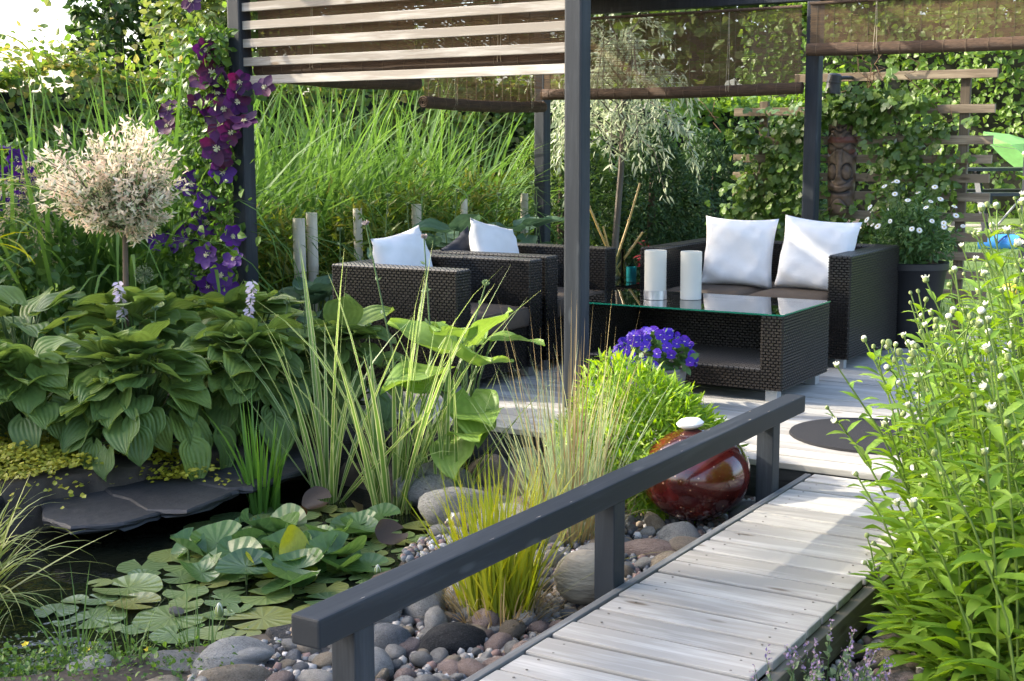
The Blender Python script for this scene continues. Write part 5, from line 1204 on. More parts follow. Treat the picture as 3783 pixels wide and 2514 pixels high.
# ------------------------------------------------------------------ golden creeper
q = np.random.default_rng(5)
def creeper(n, cx, cy, sx, sy, label, seed):
    q = np.random.default_rng(seed); x = q.normal(cx, sx, n); y = q.normal(cy, sy, n); z = gheight(x, y); z = np.maximum(z, -.13)+.03+np.abs(q.normal(0, .022, n))+.015*np.sin(x*20)
    d = rand_dirs(n, q); d[:, 2] = -.1; sc = .022*q.uniform(.7, 1.25, n); V, F, U = inst(LEAF, frames(norm(d), rand_dirs(n, q)*.45+np.array([.2, -.3, 1]), np.stack([sc*1.5, sc, sc], -1)), np.stack([x, y, z], -1))
    place('golden_creeper', np_mesh('golden_creeper', V, F, M_JENNY, U, smooth=False), label=label, cat='ground cover', kind='stuff')
creeper(4200, -4.98, 3.86, .14, .17, 'golden yellow creeping plant spilling over the slate at left', 1)
creeper(700, -4.55, 4.30, .14, .06, 'thin trail of golden creeper along the slate slabs', 2)

# ------------------------------------------------------------------ water lilies
def pad_mesh(name, mt, curl, seed, nr=4, ns=30):
    q = np.random.default_rng(seed); V = [(0, 0, .002)]; U = [(.5, .5)]; F = []; notch = R(16)
    an = np.linspace(notch, 2*math.pi-notch, ns); ph = q.uniform(0, 6)
    for i in range(1, nr+1):
        f = i/nr
        for a in an:
            rr = f*(1+.025*math.sin(a*3+ph)+.02*math.sin(a*7+ph*2)*(i == nr)); z = .004*math.sin(a*5+ph)*f+curl*f**3*(.6+.6*math.sin(a*2+ph))+(.012 if i == nr and curl == 0 else 0)*abs(math.sin(a*9))
            V.append((rr*math.cos(a), rr*math.sin(a), z)); U.append((.5+.5*f*math.cos(a), .5+.5*f*math.sin(a)))
    for k in range(ns-1): F.append((0, 1+k, 2+k, 2+k))
    for i in range(nr-1):
        for k in range(ns-1):
            a = 1+i*ns+k; F.append((a, a+ns, a+ns+1, a+1))
    T = [f for f in F]
    me = bpy.data.meshes.new(name); me.from_pydata(V, [], [f[:3] if f[2] == f[3] else f for f in T]); me.materials.append(mt)
    l = me.uv_layers.new(name='UVMap')
    for lp_ in me.loops: l.data[lp_.index].uv = U[lp_.vertex_index]
    me.polygons.foreach_set('use_smooth', [True]*len(me.polygons)); me.update(); return me
wl_ = empty('water_lily', (-3.4, 3.75, -.25), label='water lily with a raft of floating pads and raised leaves', cat='water lily')
WO = Vector((-3.4, 3.75, -.25)); q = np.random.default_rng(17)
PADS = [pad_mesh('pad', M_PAD, 0, k) for k in range(4)]+[pad_mesh('pad', M_PAD, .12, 9)]
RAI = [pad_mesh('raised_leaf', M_PADU, .38, 11), pad_mesh('raised_leaf', M_PADU, .6, 12), pad_mesh('raised_leaf', M_PADU, .2, 13)]
REGION = [(-3.78,3.00),(-3.50,2.98),(-3.28,3.02),(-3.02,3.22),(-2.98,3.48),(-3.02,3.9),(-3.10,4.35),(-3.25,4.55),(-3.7,4.62),(-4.05,4.45),(-4.12,4.15),(-3.98,3.72),(-3.88,3.3)]
fixed = [(-3.62,3.06,.125),(-3.38,3.20,.13),(-3.10,3.36,.12),(-3.24,3.09,.088),(-3.74,3.34,.125),(-3.34,3.42,.07),(-3.02,3.62,.09)]
ps = list(fixed); t = 0
while len(ps) < 92 and t < 9000:
    t += 1; x = q.uniform(-4.15, -2.95); y = q.uniform(2.95, 4.65); rr = q.uniform(.045, .105)
    if not inside(np.array([x]), np.array([y]), REGION)[0]: continue
    if any((x-a)**2+(y-b)**2 < (.74*(rr+c))**2 for a, b, c in ps): continue
    ps.append((x, y, rr))
for k, (x, y, rr) in enumerate(ps):
    M = Matrix.Translation((x-WO.x, y-WO.y, .003+.0012*(k % 7))) @ Matrix.Rotation(q.uniform(0, 6.28), 4, 'Z') @ Matrix.Rotation(q.normal(0, .02), 4, 'X') @ Matrix.Diagonal((rr, rr, rr, 1)); place('pad', PADS[k % 5], wl_, M)
st_ = MB()
for k in range(34):
    x = q.normal(-3.46, .18); y = q.normal(3.95, .22); rr = q.uniform(.075, .13); z = q.uniform(.02, .07)
    M = Matrix.Translation((x-WO.x, y-WO.y, z)) @ Matrix.Rotation(q.uniform(0, 6.28), 4, 'Z') @ Matrix.Rotation(q.uniform(.08, .6), 4, 'X') @ Matrix.Diagonal((rr, rr, rr, 1)); place('raised_leaf', RAI[k % 3], wl_, M)
    st_.tube([(x-WO.x, y-WO.y, -.05), (x-WO.x, y-WO.y, z)], .004, .004, 5)
st_.build('leaf_stalks', M_PETIOLE, wl_)
yp = pad_mesh('raised_leaf', M_PADY, .5, 15); br = pad_mesh('raised_leaf', M_PADR, .22, 16)
place('raised_leaf', yp, wl_, Matrix.Translation((-3.30-WO.x, 3.78-WO.y, .055)) @ Matrix.Rotation(.9, 4, 'Z') @ Matrix.Rotation(.65, 4, 'X') @ Matrix.Diagonal((.07, .14, .10, 1)), label='bright yellow folded lily leaf')
place('raised_leaf', yp, wl_, Matrix.Translation((-3.42-WO.x, 3.70-WO.y, .03)) @ Matrix.Rotation(2.4, 4, 'Z') @ Matrix.Rotation(.5, 4, 'X') @ Matrix.Diagonal((.06, .08, .08, 1)))
for x, y, rz in ((-3.85, 4.55, .3), (-3.55, 4.5, 2), (-3.78, 4.30, 4), (-3.25, 4.30, 1)): place('raised_leaf', br, wl_, Matrix.Translation((x-WO.x, y-WO.y, .05)) @ Matrix.Rotation(rz, 4, 'Z') @ Matrix.Rotation(.6, 4, 'X') @ Matrix.Diagonal((.068, .068, .068, 1)), label='bronze lily leaf')
for x, y in ((-3.245, 3.30), (-3.035, 3.93)):
    m = MB(); m.lathe([(.004, -.02), (.020, .0), (.026, .02), (.020, .045), (.008, .062), (.0001, .068)], 10)
    o = m.build('flower_bud', M_BUDG, wl_, smooth=True); o.location = (x-WO.x, y-WO.y, .005); o.scale = (.62, .62, .7)
    m = MB(); m.lathe([(.0262, .018), (.0215, .044), (.009, .064), (.0001, .071)], 5); p = m.build('white_petals', M_BUDW, o, smooth=True)
m = MB(); m.lathe([(.0001, -.02), (.03, -.012), (.032, .005), (.0001, .014)], 7); o = m.build('dry_leaf', M_BARK, label='curled brown dry leaf lying on a lily pad', cat='leaf'); o.location = (-3.37, 3.22, -.225); o.rotation_euler = (.5, .3, 1); o.scale = (.9, .6, .7)

# ------------------------------------------------------------------ waterside irises and grasses
def upright(name, label, loc, n, hmin, hmax, rad, w, mt, seed, th0=.16, th1=.5, lean=None, cat='iris', k=7, group=None, twist=.35):
    return grass(name, label, cat, loc, n, hmin, hmax, rad, w, mt, seed, th0, th1, k, group, lean, twist)
upright('striped_iris', 'striped cream and green iris clump, left of the two', (-3.92, 4.72, -.27), 26, .55, 1.35, .07, .023, M_IRIS, 101, .34, .9, group='striped irises at the water')
upright('striped_iris', 'big striped cream and green iris clump at the water edge', (-3.56, 4.72, -.27), 54, .45, 1.28, .10, .023, M_IRIS, 102, .32, .9, lean=(.55, .35), group='striped irises at the water')
upright('striped_iris', 'striped iris tuft beside the grey boulder on the right', (-3.36, 4.84, -.25), 24, .4, .9, .07, .023, M_IRIS, 103, .28, .6, group='striped irises at the water')
upright('green_iris', 'plain bright green iris tuft standing in the dark water', (-4.05, 4.42, -.28), 40, .28, .60, .07, .020, M_IRISG, 104, .16, .35)
g_ = upright('blue_grass', 'fine blue-green grass clump with tall straw-coloured spikes behind the rail', (-2.52, 4.50, -.16), 270, .35, .80, .14, .006, M_BLUEGR, 105, .22, .55, cat='grass clump')
qq = np.random.default_rng(6); n = 46; a = qq.uniform(0, 6.28, n); V, F, U = blades(np.stack([.10*np.cos(a), .10*np.sin(a), 0*a], -1), a, qq.uniform(.6, .98, n), np.abs(qq.normal(0, .14, n)), np.abs(qq.normal(.15, .15, n)), np.full(n, .006), 6, qq); place('flower_spikes', np_mesh('flower_spikes', V, F, M_STRAW, U), g_)
n = 260; a = qq.uniform(0, 6.28, n); V, F, U = blades(np.stack([.13*np.cos(a), .13*np.sin(a), 0*a], -1), a, qq.uniform(.1, .3, n), np.abs(qq.normal(.3, .3, n)), np.abs(qq.normal(1.0, .5, n)), np.full(n, .005), 5, qq); place('dry_thatch', np_mesh('dry_thatch', V, F, M_STRAW, U), g_)
g_ = upright('golden_grass', 'golden yellow grass clump beside the walkway under the rail', (-2.27, 3.58, -.16), 340, .22, .60, .11, .010, M_YELGR, 106, .22, .5, cat='grass clump')
n = 240; a = qq.uniform(0, 6.28, n); V, F, U = blades(np.stack([.13*np.cos(a), .13*np.sin(a), 0*a], -1), a, qq.uniform(.08, .26, n), np.abs(qq.normal(.5, .3, n)), np.abs(qq.normal(1.4, .5, n)), np.full(n, .005), 5, qq); place('dry_thatch', np_mesh('dry_thatch', V, F, M_STRAW, U), g_)
grass('sedge', 'arching yellow-green sedge hanging over the water at lower left', 'sedge', (-4.0, 2.86, -.20), 110, .28, .58, .07, .012, M_SEDGE, 107, .6, 1.9, 8, None, (.45, .7))

# dwarf bamboo mound
mo = empty('dwarf_bamboo', (-2.51, 5.07, -.12), label='dense lime green dwarf bamboo mound beside the red ball', cat='bamboo')
leafball('foliage', M_MOUND, mo, (0, 0, .17), (.38, .32, .36), 11000, .060, NARROW, shell=.75, seed=110, up=.5, aspect=1.15, below=-.5)
leafball('inner_leaves', M_MOUND, mo, (0, 0, .18), (.26, .23, .24), 1800, .07, NARROW, shell=.5, seed=111, up=.8, aspect=1.6)
m = MB(); q = np.random.default_rng(4)
for k in range(50):
    d = rand_dirs(1, q)[0]; d[2] = abs(d[2])+.2; m.tube([(0, 0, 0), tuple(d*.14+np.array([0, 0, .08])), tuple(d*.28+np.array([0, 0, .06]))], .003, .0015, 4)
m.build('culms', M_PETIOLE, mo)

# pansies in a grey bowl on the deck
pn = empty('pansy_bowl', (-2.985, 6.22, .031), label='grey bowl full of violet blue pansies before the coffee table', cat='potted flowers')
m = MB(); m.lathe([(.10, 0), (.15, .10), (.165, .20), (.172, .205), (.172, .215), (.155, .215), (.15, .18), (.0001, .18)], 32); m.build('bowl', M_GREYPOT, pn, smooth=True)
leafball('leaves', M_MARG, pn, (0, 0, .26), (.20, .20, .10), 420, .055, LANCE, shell=.3, seed=120, up=.8, aspect=2.2, below=-.4)
def pansy_mesh():
    m = MB()
    for k, (a, l, w) in enumerate(((1.1, .024, .022), (2.04, .024, .022), (.0, .021, .019), (3.14, .021, .019), (4.71, .023, .026))):
        m.cur = 0; ca, sa = math.cos(a), math.sin(a); vs = [(0, 0, 0)]
        for t in np.linspace(-1, 1, 7): rr = l*(1-.35*t*t); vs.append((ca*rr-sa*w*t*.95, .002+.0045*(k % 2)-.003*abs(t), sa*rr+ca*w*t*.95))
        m.add(vs, [(0, i, i+1) for i in range(1, 7)])
    m.cur = 1; m.lathe([(.0001, -.0045), (.0042, -.0035), (.0042, -.001)], 6)
    return m.mesh('flower', [M_PANSY, M_BUDW], smooth=False)
pm = pansy_mesh(); q = np.random.default_rng(8); pts = []
t = 0
while len(pts) < 46 and t < 4000:
    t += 1; d = rand_dirs(1, q)[0]; d[2] = abs(d[2]); 
    if d[1] > .45: continue
    p = np.array([d[0]*.215, d[1]*.205, .235+d[2]*.16])
    if all(np.linalg.norm(p-o_) > .040 for o_ in pts): pts.append(p)
for p in pts:
    yaw = math.atan2(p[1], p[0])+math.pi/2; yaw = .45*(yaw if abs(yaw) < 2 else 0)+.55*.5+q.normal(0, .3)
    M = Matrix.Translation(p) @ Matrix.Rotation(yaw, 4, 'Z') @ Matrix.Rotation(-.35+q.normal(0, .25), 4, 'X') @ Matrix.Rotation(q.normal(0, .2), 4, 'Y') @ Matrix.Scale(q.uniform(.95, 1.25), 4); place('flower', pm, pn, M)

# ------------------------------------------------------------------ clematis on the left post
cl = empty('clematis', (-5.60, 5.93, .03), label='purple clematis climbing the front left pergola post', cat='climber'); CO = np.array([-5.60, 5.93, .03])
def flower_mesh(mt, seed, n=6):
    q = np.random.default_rng(seed); m = MB()
    for k in range(n):
        a = 2*math.pi*k/n+q.normal(0, .08); ca, sa = math.cos(a), math.sin(a); l = q.uniform(.9, 1.08); dr = q.uniform(-.25, .25); prof = [(0, .09), (.2, .26), (.5, .40), (.75, .33), (.92, .15), (1, .03)]; vs = []
        for t, w in prof:
            for s_ in (-1, 0, 1): rx, wy = t*l, w*s_*(1+.06*q.normal()); vs.append((ca*rx-sa*wy, -.04+dr*t*t+(.05 if s_ == 0 else 0)-.05*t, sa*rx+ca*wy))
        m.cur = 0; m.add(vs, [(i*3+j, i*3+j+1, i*3+j+4, i*3+j+3) for i in range(5) for j in range(2)])
    m.cur = 1
    for d in rand_dirs(26, q): 
        d[1] = -abs(d[1])*.8; m.tube([(0, -.02, 0), tuple(d*.22+np.array([0, -.03, 0]))], .012, .02, 3)
    return m.mesh('flower', [mt, M_CLEMC], smooth=True)
FM = [flower_mesh(M_CLEMF, k) for k in range(3)]+[flower_mesh(M_CLEMV, 5+k) for k in range(2)]
CF = [(-5.68,1.92),(-5.71,1.75),(-5.62,1.67),(-5.42,1.73),(-5.27,1.70),(-6.01,1.59),(-6.04,1.49),(-5.53,1.58),(-5.58,1.49),(-5.38,1.51),(-5.59,1.36),(-5.58,1.29),(-5.85,1.15),(-5.71,1.05),(-5.95,.85),(-6.15,.79),(-5.53,.85),(-5.70,.74),(-5.86,.57),(-5.55,.49),(-5.75,2.2),(-5.65,1.80),(-5.47,1.62),(-5.50,1.45),(-5.66,1.55),(-5.90,.83),(-5.74,1.62),(-5.60,1.22),(-5.78,.92),(-6.05,.82),(-5.62,.62),(-5.72,.55),(-5.50,.72)]
q = np.random.default_rng(12)
for k, (x, z) in enumerate(CF):
    v = (3+k % 2) if z < 1.25 else k % 3
    M = Matrix.Translation(np.array([x, 5.85-q.uniform(0, .06)+(.0 if abs(x+5.57) < .2 else .05), z])-CO) @ Matrix.Rotation(.52+q.normal(0, .35), 4, 'Z') @ Matrix.Rotation(-.25+q.normal(0, .35), 4, 'X') @ Matrix.Rotation(q.uniform(0, 6), 4, 'Y') @ Matrix.Scale(q.uniform(.070, .102), 4)
    place('flower', FM[v], cl, M)
n = 3200; z = q.uniform(.25, 2.05, n); w = np.interp(z, [.2, .8, 1.2, 1.7, 2.1], [.26, .28, .20, .22, .08]); xc = np.interp(z, [.2, .8, 1.3, 1.7, 2.1], [-5.74, -5.82, -5.78, -5.68, -5.72])
P = np.stack([q.normal(0, 1, n)*w+xc, 5.93+q.normal(0, .055, n)-.03, z], -1); keep = ~((np.abs(P[:, 0]+5.575) < .055) & (P[:, 1] > 5.93)) & ((P[:, 0] < -5.56) | (q.random(n) < .12)); P = P[keep]; n = len(P)
y = rand_dirs(n, q)+np.array([.15, -.4, -.35]); sc = .055*q.uniform(.6, 1.3, n); V, F, U = inst(LEAF, frames(norm(y), rand_dirs(n, q)*.7+np.array([-.2, -.7, .5]), sc), P-CO); place('leaves', np_mesh('leaves', V, F, M_CLEML, U, smooth=False), cl, kind='stuff')
m = MB()
for k in range(14):
    x0 = -5.66+q.normal(0, .04); pts = [np.array([x0, 5.93, .03])]
    for zz in np.linspace(.3, q.uniform(1.2, 2.2), 8): pts.append(np.array([np.interp(zz, [.2, .8, 1.3, 1.7, 2.1], [-5.70, -5.78, -5.72, -5.60, -5.68])+q.normal(0, .09), 5.90+q.normal(0, .02), zz]))
    m.tube([p-CO for p in pts], .0025, .0012, 4)
m.build('vines', M_TWIG, cl)
# second clematis at the left edge, plume plant
cl2 = empty('clematis', (-7.15, 5.55, 0), label='dark purple clematis at the left picture edge', cat='climber'); q = np.random.default_rng(13)
for k, (dx, dy, z) in enumerate(((-.02, .0, 1.36), (.06, .04, 1.30), (.12, .06, 1.19), (.02, .0, 1.20), (-.08, -.04, 1.25), (.08, .05, 1.06), (-.02, 0, 1.02))):
    place('flower', FM[3+k % 2], cl2, Matrix.Translation((dx, dy, z)) @ Matrix.Rotation(.7+q.normal(0, .4), 4, 'Z') @ Matrix.Rotation(q.normal(0, .5), 4, 'X') @ Matrix.Scale(.07, 4))
leafball('leaves', M_CLEML, cl2, (0, 0, .85), (.25, .25, .65), 420, .06, LEAF, shell=.2, seed=14)
ab = empty('plume_plant', (-6.80, 5.45, 0), label='plant with drooping cream plumes behind the willow crown', cat='plant'); q = np.random.default_rng(15)
P = []; D_ = []
for k in range(16):
    a = q.uniform(0, 6.28); h = q.uniform(.7, 1.3)
    for t in np.linspace(0, 1, 60): P.append((math.cos(a)*.05+math.cos(a)*.22*t+q.normal(0, .035*(1.1-t)), math.sin(a)*.05+math.sin(a)*.22*t+q.normal(0, .035*(1.1-t)), h-.25*t*t)); D_.append((math.cos(a), math.sin(a), -.6))
P = np.array(P); D_ = np.array(D_); n = len(P); sc = .035*q.uniform(.6, 1.2, n); V, F, U = inst(NARROW, frames(norm(D_+rand_dirs(n, q)*.7), rand_dirs(n, q), np.stack([sc*1.8, sc, sc], -1)), P); place('plumes', np_mesh('plumes', V, F, M_PLUME, U, smooth=False), ab)
leafball('leaves', M_MARG, ab, (0, 0, .55), (.35, .35, .5), 900, .07, LEAF, shell=.3, seed=16)
# palm-like bamboo tip entering at the left edge
pl = empty('palm_bamboo', (-4.93, 3.62, 0), label='yellow-green bamboo leaves reaching in at the left edge', cat='bamboo'); q = np.random.default_rng(18); m = MB()
m.tube([(0, 0, -.1), (-.05, .02, .9), (-.02, .06, 1.75)], .008, .004, 6); m.build('culm', M_PETIOLE, pl)
for nm, zc, n in (('leaves', 1.72, 20), ('leaves', 1.22, 10), ('leaves', .95, 8)):
    a = q.normal(.75, .45, n); V, F, U = blades(np.stack([0*a, .05+0*a, zc+q.normal(0, .06, n)], -1), a, q.uniform(.2, .36, n), np.abs(q.normal(1.2, .3, n)), np.abs(q.normal(2.4, .3, n)), np.full(n, .020), 6, q); place(nm, np_mesh(nm, V, F, M_YELGR, U), pl)

# ------------------------------------------------------------------ ivy on the trellis
iv = empty('ivy', (-3.3, 10.06, -.08), label='glossy green ivy spreading over the wooden trellis', cat='climber'); IO = np.array([-3.3, 10.06, -.08]); q = np.random.default_rng(22)
blobs = [(-3.95, .75, .26, .34, 5), (-3.75, 1.15, .28, .36, 7), (-3.60, 1.48, .16, .12, 2), (-3.30, 1.64, .22, .11, 4), (-3.08, 1.60, .14, .14, 2.6), (-2.85, 1.30, .20, .16, 2.2), (-2.78, .95, .22, .20, 2.8), (-3.0, .62, .26, .18, 3.4), (-3.45, .62, .22, .20, 3.6), (-2.55, 1.15, .14, .14, 1.0), (-2.85, 1.68, .16, .06, 1.0), (-2.6, 1.47, .14, .05, .5), (-2.95, 1.86, .05, .09, .4), (-2.7, .70, .14, .14, 1.0), (-4.1, 1.45, .08, .10, 1.0)]
wts = np.array([b[4] for b in blobs]); wts = wts/wts.sum()
def ivy_pts(n):
    k = q.choice(len(blobs), n, p=wts); B = np.array(blobs)[k]; x = B[:, 0]+q.normal(0, .62, n)*B[:, 2]; z = B[:, 1]+q.normal(0, .62, n)*B[:, 3]; y = 10.06-np.abs(q.normal(0, .045, n)); y = np.where(q.random(n) < .15, 10.15, y)
    ok = ~((np.abs(x+3.295) < .115) & (z > .95) & (z < 1.52)) & (z > .05); return np.stack([x, y, z], -1)[ok]
def ivy_frames(n): return frames(norm(rand_dirs(n, q)*.8+np.array([.2, -.35, -.55])), rand_dirs(n, q)*.55+np.array([-.25, -.75, .5]), .075*q.uniform(.6, 1.3, n))
P = ivy_pts(2500); V, F, U = inst(IVY, ivy_frames(len(P)), P-IO); place('leaves', np_mesh('leaves', V, F, M_IVY, U, smooth=False), iv, kind='stuff')
P = ivy_pts(330)[:290]; P[:, 1] = 10.02-np.abs(q.normal(0, .05, len(P))); A = ivy_frames(len(P)); im = np_mesh('leaf', IVY[0], IVY[1], M_IVY, IVY[2], smooth=False)
for k in range(len(P)):
    M = Matrix.Identity(4); p = P[k]-IO
    for i in range(3):
        for j in range(3): M[i][j] = A[k][i][j]
        M[i][3] = p[i]
    place('leaf', im, iv, M)
m = MB()
for k in range(34):
    b = blobs[q.integers(0, len(blobs))]; x, z = b[0]+q.normal(0, .1), b[1]+q.normal(0, .1); pts = []
    for t in range(6): pts.append((x-IO[0], 10.07-IO[1]+q.normal(0, .015), z-IO[2])); x += q.normal(0, .06); z += abs(q.normal(.05, .04))
    m.tube(pts, .004, .002, 5)
m.build('stems', plain('ivy_stem', (.17,.10,.05), .8, .2), iv)

# ------------------------------------------------------------------ pot with marguerites, red maple twig
mp = empty('marguerite_pot', (-2.47, 9.05, .031), label='tall black pot with white marguerites beside the sofa', cat='potted flowers')
m = MB(); m.lathe([(.17, 0), (.20, .25), (.235, .50), (.25, .52), (.25, .56), (.235, .565), (.215, .56), (.21, .48), (.0001, .48)], 40); m.build('pot', M_POT, mp, smooth=True)
leafball('leaves', M_MARG, mp, (0, 0, .74), (.27, .27, .25), 2600, .05, LANCE, shell=.4, seed=130, lumps=50)
def daisy_mesh():
    m = MB(); m.cur = 0
    for k in range(15):
        a = 2*math.pi*k/15; ca, sa = math.cos(a), math.sin(a); w = .16; m.add([(ca*.2, sa*.2, .02), (ca*.6-sa*w, sa*.6+ca*w, .03), (ca*.98-sa*w*.6, sa*.98+ca*w*.6, -.06), (ca*.98+sa*w*.6, sa*.98-ca*w*.6, -.06), (ca*.6+sa*w, sa*.6-ca*w, .03)], [(0, 1, 2, 3, 4)])
    m.cur = 1; m.lathe([(.26, .02), (.22, .10), (.10, .15), (.0001, .16)], 10); return m.mesh('flower', [M_PETALW, M_YEYE])
dm = daisy_mesh(); q = np.random.default_rng(33); stm = MB()
for k in range(26):
    d = rand_dirs(1, q)[0]; d[2] = abs(d[2])*1.0+.05; d = norm(d)
    if d[1] > .5: d[1] *= -1
    p = np.array([d[0]*.33, d[1]*.33,   .74+d[2]*q.uniform(.24, .42)]); nrm_ = norm(d*.6+np.array([-.1, -.55, .65])+q.normal(0, .25, 3)); M = Matrix.Translation(p) @ Vector(nrm_).to_track_quat('Z', 'Y').to_matrix().to_4x4() @ Matrix.Scale(q.uniform(.016, .024), 4); place('flower', dm, mp, M)
    stm.tube([(p[0]*.4, p[1]*.4, .55), (p[0]*.8, p[1]*.8, p[2]-.1), tuple(p)], .002, .0015, 4)
stm.build('stems', M_PETIOLE, mp)
rm = empty('red_maple', (-4.26, 8.75, 0), label='dark red maple sprig behind the teal glass', cat='shrub')
m = MB(); m.tube([(0, 0, 0), (.02, 0, .35), (.03, .02, .62)], .006, .003, 5); m.build('stem', M_TWIG, rm)
leafball('leaves', M_RED, rm, (.0, 0, .55), (.07, .07, .13), 45, .06, NARROW, shell=.2, seed=140, aspect=1.5)

# ------------------------------------------------------------------ leafy bud-bearing perennials right of the walkway
bud_g = MB(); bud_g.cur = 0; bud_g.lathe([(.0001, -.010), (.0075, -.006), (.0105, .001), (.0098, .007)], 9); bud_g.cur = 1; bud_g.lathe([(.0098, .007), (.0088, .0125), (.0045, .016), (.0001, .0165)], 9); bud_me = [bud_g.mesh('bud', [M_BUDG, M_BUDW], smooth=True)]
b2 = MB(); b2.lathe([(.0001, -.009), (.006, -.006), (.0085, .001), (.0065, .008), (.0001, .011)], 9); bud_me.append(b2.mesh('bud', [M_BUDG, M_BUDW], smooth=True))
b3 = MB(); b3.lathe([(.0001, -.010), (.008, -.006), (.0105, .001), (.009, .006)], 9); b3.cur = 1; b3.lathe([(.009, .006), (.006, .011), (.0001, .0125)], 9)
for k in range(9):
    a_ = 2*math.pi*k/9+.3*math.sin(k*5); c_, s_ = math.cos(a_), math.sin(a_); l_ = .013+.004*math.sin(k*3.1); b3.add([(c_*.008-s_*.003, s_*.008+c_*.003, .005), (c_*l_-s_*.0025, s_*l_+c_*.0025, .013), (c_*l_+s_*.0025, s_*l_-c_*.0025, .0145), (c_*.008+s_*.003, s_*.008-c_*.003, .005)], [(0, 1, 2, 3)])
bud_me.append(b3.mesh('bud', [M_BUDG, M_BUDW], smooth=True))
def perennial(x, y, n, h0, h1, rad, label, seed, lean=(-.18, -.05), basal=100):
    q = np.random.default_rng(seed); z0 = -.13; rt = empty('budding_perennial', (x, y, z0), label=label, cat='perennial', group='budding perennials beside the walkway'); st = MB(); LP = []; LD = []; LS = []
    n = int(n*1.35)
    for k in range(n):
        a = q.uniform(0, 6.28); rr = rad*math.sqrt(q.random()); bx, by = rr*math.cos(a), rr*math.sin(a); h = q.uniform(h0, h1)
        tx = bx*1.25+lean[0]*q.uniform(.3, 1.3)*h+q.normal(0, .05); ty = by*1.25+lean[1]*h+q.normal(0, .05)
        P = [Vector((bx, by, 0)), Vector((bx*.8+tx*.2, by*.8+ty*.2, h*.4)), Vector((bx*.4+tx*.6, by*.4+ty*.6, h*.75)), Vector((tx, ty, h))]; st.tube(P, .0048, .0026, 5)
        def along(t):
            s_ = t*3; i = min(2, int(s_)); return P[i].lerp(P[i+1], s_-i)
        ends = [(P[3], (P[3]-P[2]).normalized())]
        for b in range(int(q.choice([0, 0, 1, 2]))):
            t = q.uniform(.72, .9); p = along(t); e = p+Vector((q.normal(0, .05), q.normal(0, .05), q.uniform(.06, .14))); st.tube([p, p.lerp(e, .6)+Vector((0, 0, .01)), e], .0026, .002, 4); ends.append((e, (e-p).normalized()))
        for e, d in ends:
            M = Matrix.Translation(e) @ (d+Vector(q.normal(0, .25, 3))).to_track_quat('Z', 'Y').to_matrix().to_4x4() @ Matrix.Scale(q.uniform(.7, 1.2), 4); place('bud', bud_me[int(q.choice([0, 1, 1, 2]))], rt, M)
        ph = q.uniform(0, 6)
        for t in np.linspace(.06, .9, int(q.integers(9, 13))):
            p = along(t); L = (.145*(1-t)**.6+.035)*q.uniform(.75, 1.2)
            for s_ in (0, math.pi):
                an = ph+s_+q.normal(0, .3); LP.append(p); LD.append((math.cos(an), math.sin(an), q.uniform(.15, .9))); LS.append(L)
            ph += 1.57
    for k in range(basal):
        a = q.uniform(0, 6.28); rr = rad*1.05*math.sqrt(q.random()); LP.append((rr*math.cos(a), rr*math.sin(a), q.uniform(.0, .16))); LD.append((math.cos(a)+q.normal(0, .4), math.sin(a)+q.normal(0, .4), q.uniform(-.1, .8))); LS.append(q.uniform(.12, .22))
    st.build('stems', M_DAISS, rt, smooth=True)
    P = np.array([tuple(p) for p in LP]); D_ = norm(np.array(LD)); n = len(P); sc = np.array(LS); V, F, U = inst(LANCE, frames(D_, rand_dirs(n, q)*.35+np.array([0, 0, 1]), np.stack([sc*.85, sc, sc*1.4], -1)), P)
    place('leaves', np_mesh('leaves', V, F, M_DAISL, U, smooth=True), rt, kind='stuff')
for k, (x, y, n, h0, h1, rd, lb) in enumerate(((-.85, 3.86, 16, .28, .58, .16, 'low leafy perennial at the front beside the walkway cobbles'), (-.66, 3.72, 22, .50, .98, .19, 'leafy perennial at the lower right picture corner'), (-.99, 4.40, 24, .55, .92, .17, 'perennial leaning over the walkway with pale buds'),
    (-.74, 4.22, 26, .80, 1.18, .20, 'tall perennial in the middle of the bed with many white buds'), (-.98, 4.92, 24, .70, 1.05, .19, 'perennial farther back beside the round mat'), (-.72, 4.72, 26, 1.0, 1.34, .20, 'tall perennial farther back at the right'), (-.52, 4.45, 24, 1.05, 1.38, .20, 'tall perennial at the right picture edge'), (-.55, 5.08, 24, 1.15, 1.50, .20, 'tallest perennial at the right edge behind the others'))):
    perennial(x, y, n, h0, h1, rd, lb, 150+k)
# catmint
cm = empty('catmint', (-1.10, 3.30, -.13), label='grey-green catmint with mauve flower spikes at the bottom edge', cat='plant'); q = np.random.default_rng(44); sp = MB(); Pn = []; Pf = []
for k in range(48):
    a = q.uniform(0, 6.28); rr = .14*math.sqrt(q.random()); b = Vector((rr*math.cos(a), rr*math.sin(a)*1.6, 0)); e = b*1.25+Vector((q.normal(0, .02), q.normal(0, .02), q.uniform(.09, .19))); sp.tube([b, e], .0016, .001, 4)
    for t in np.linspace(.1, .7, 9): Pn.append(b.lerp(e, t))
    for t in np.linspace(.72, 1.05, 14): Pf.append(b.lerp(e, t))
sp.build('stems', M_PETIOLE, cm)
for nm, Pl, mt, s in (('leaves', Pn, M_CATM, .024), ('flowers', Pf, M_CATF, .011)):
    P = np.array([tuple(p) for p in Pl]); n = len(P); P = P+q.normal(0, .003, (n, 3)); sc = s*q.uniform(.7, 1.2, n); V, F, U = inst(LEAF, frames(rand_dirs(n, q)+np.array([0, 0, .4]), rand_dirs(n, q)+np.array([0, 0, .8]), sc), P); place(nm, np_mesh(nm, V, F, mt, U, smooth=False), cm, kind='stuff')

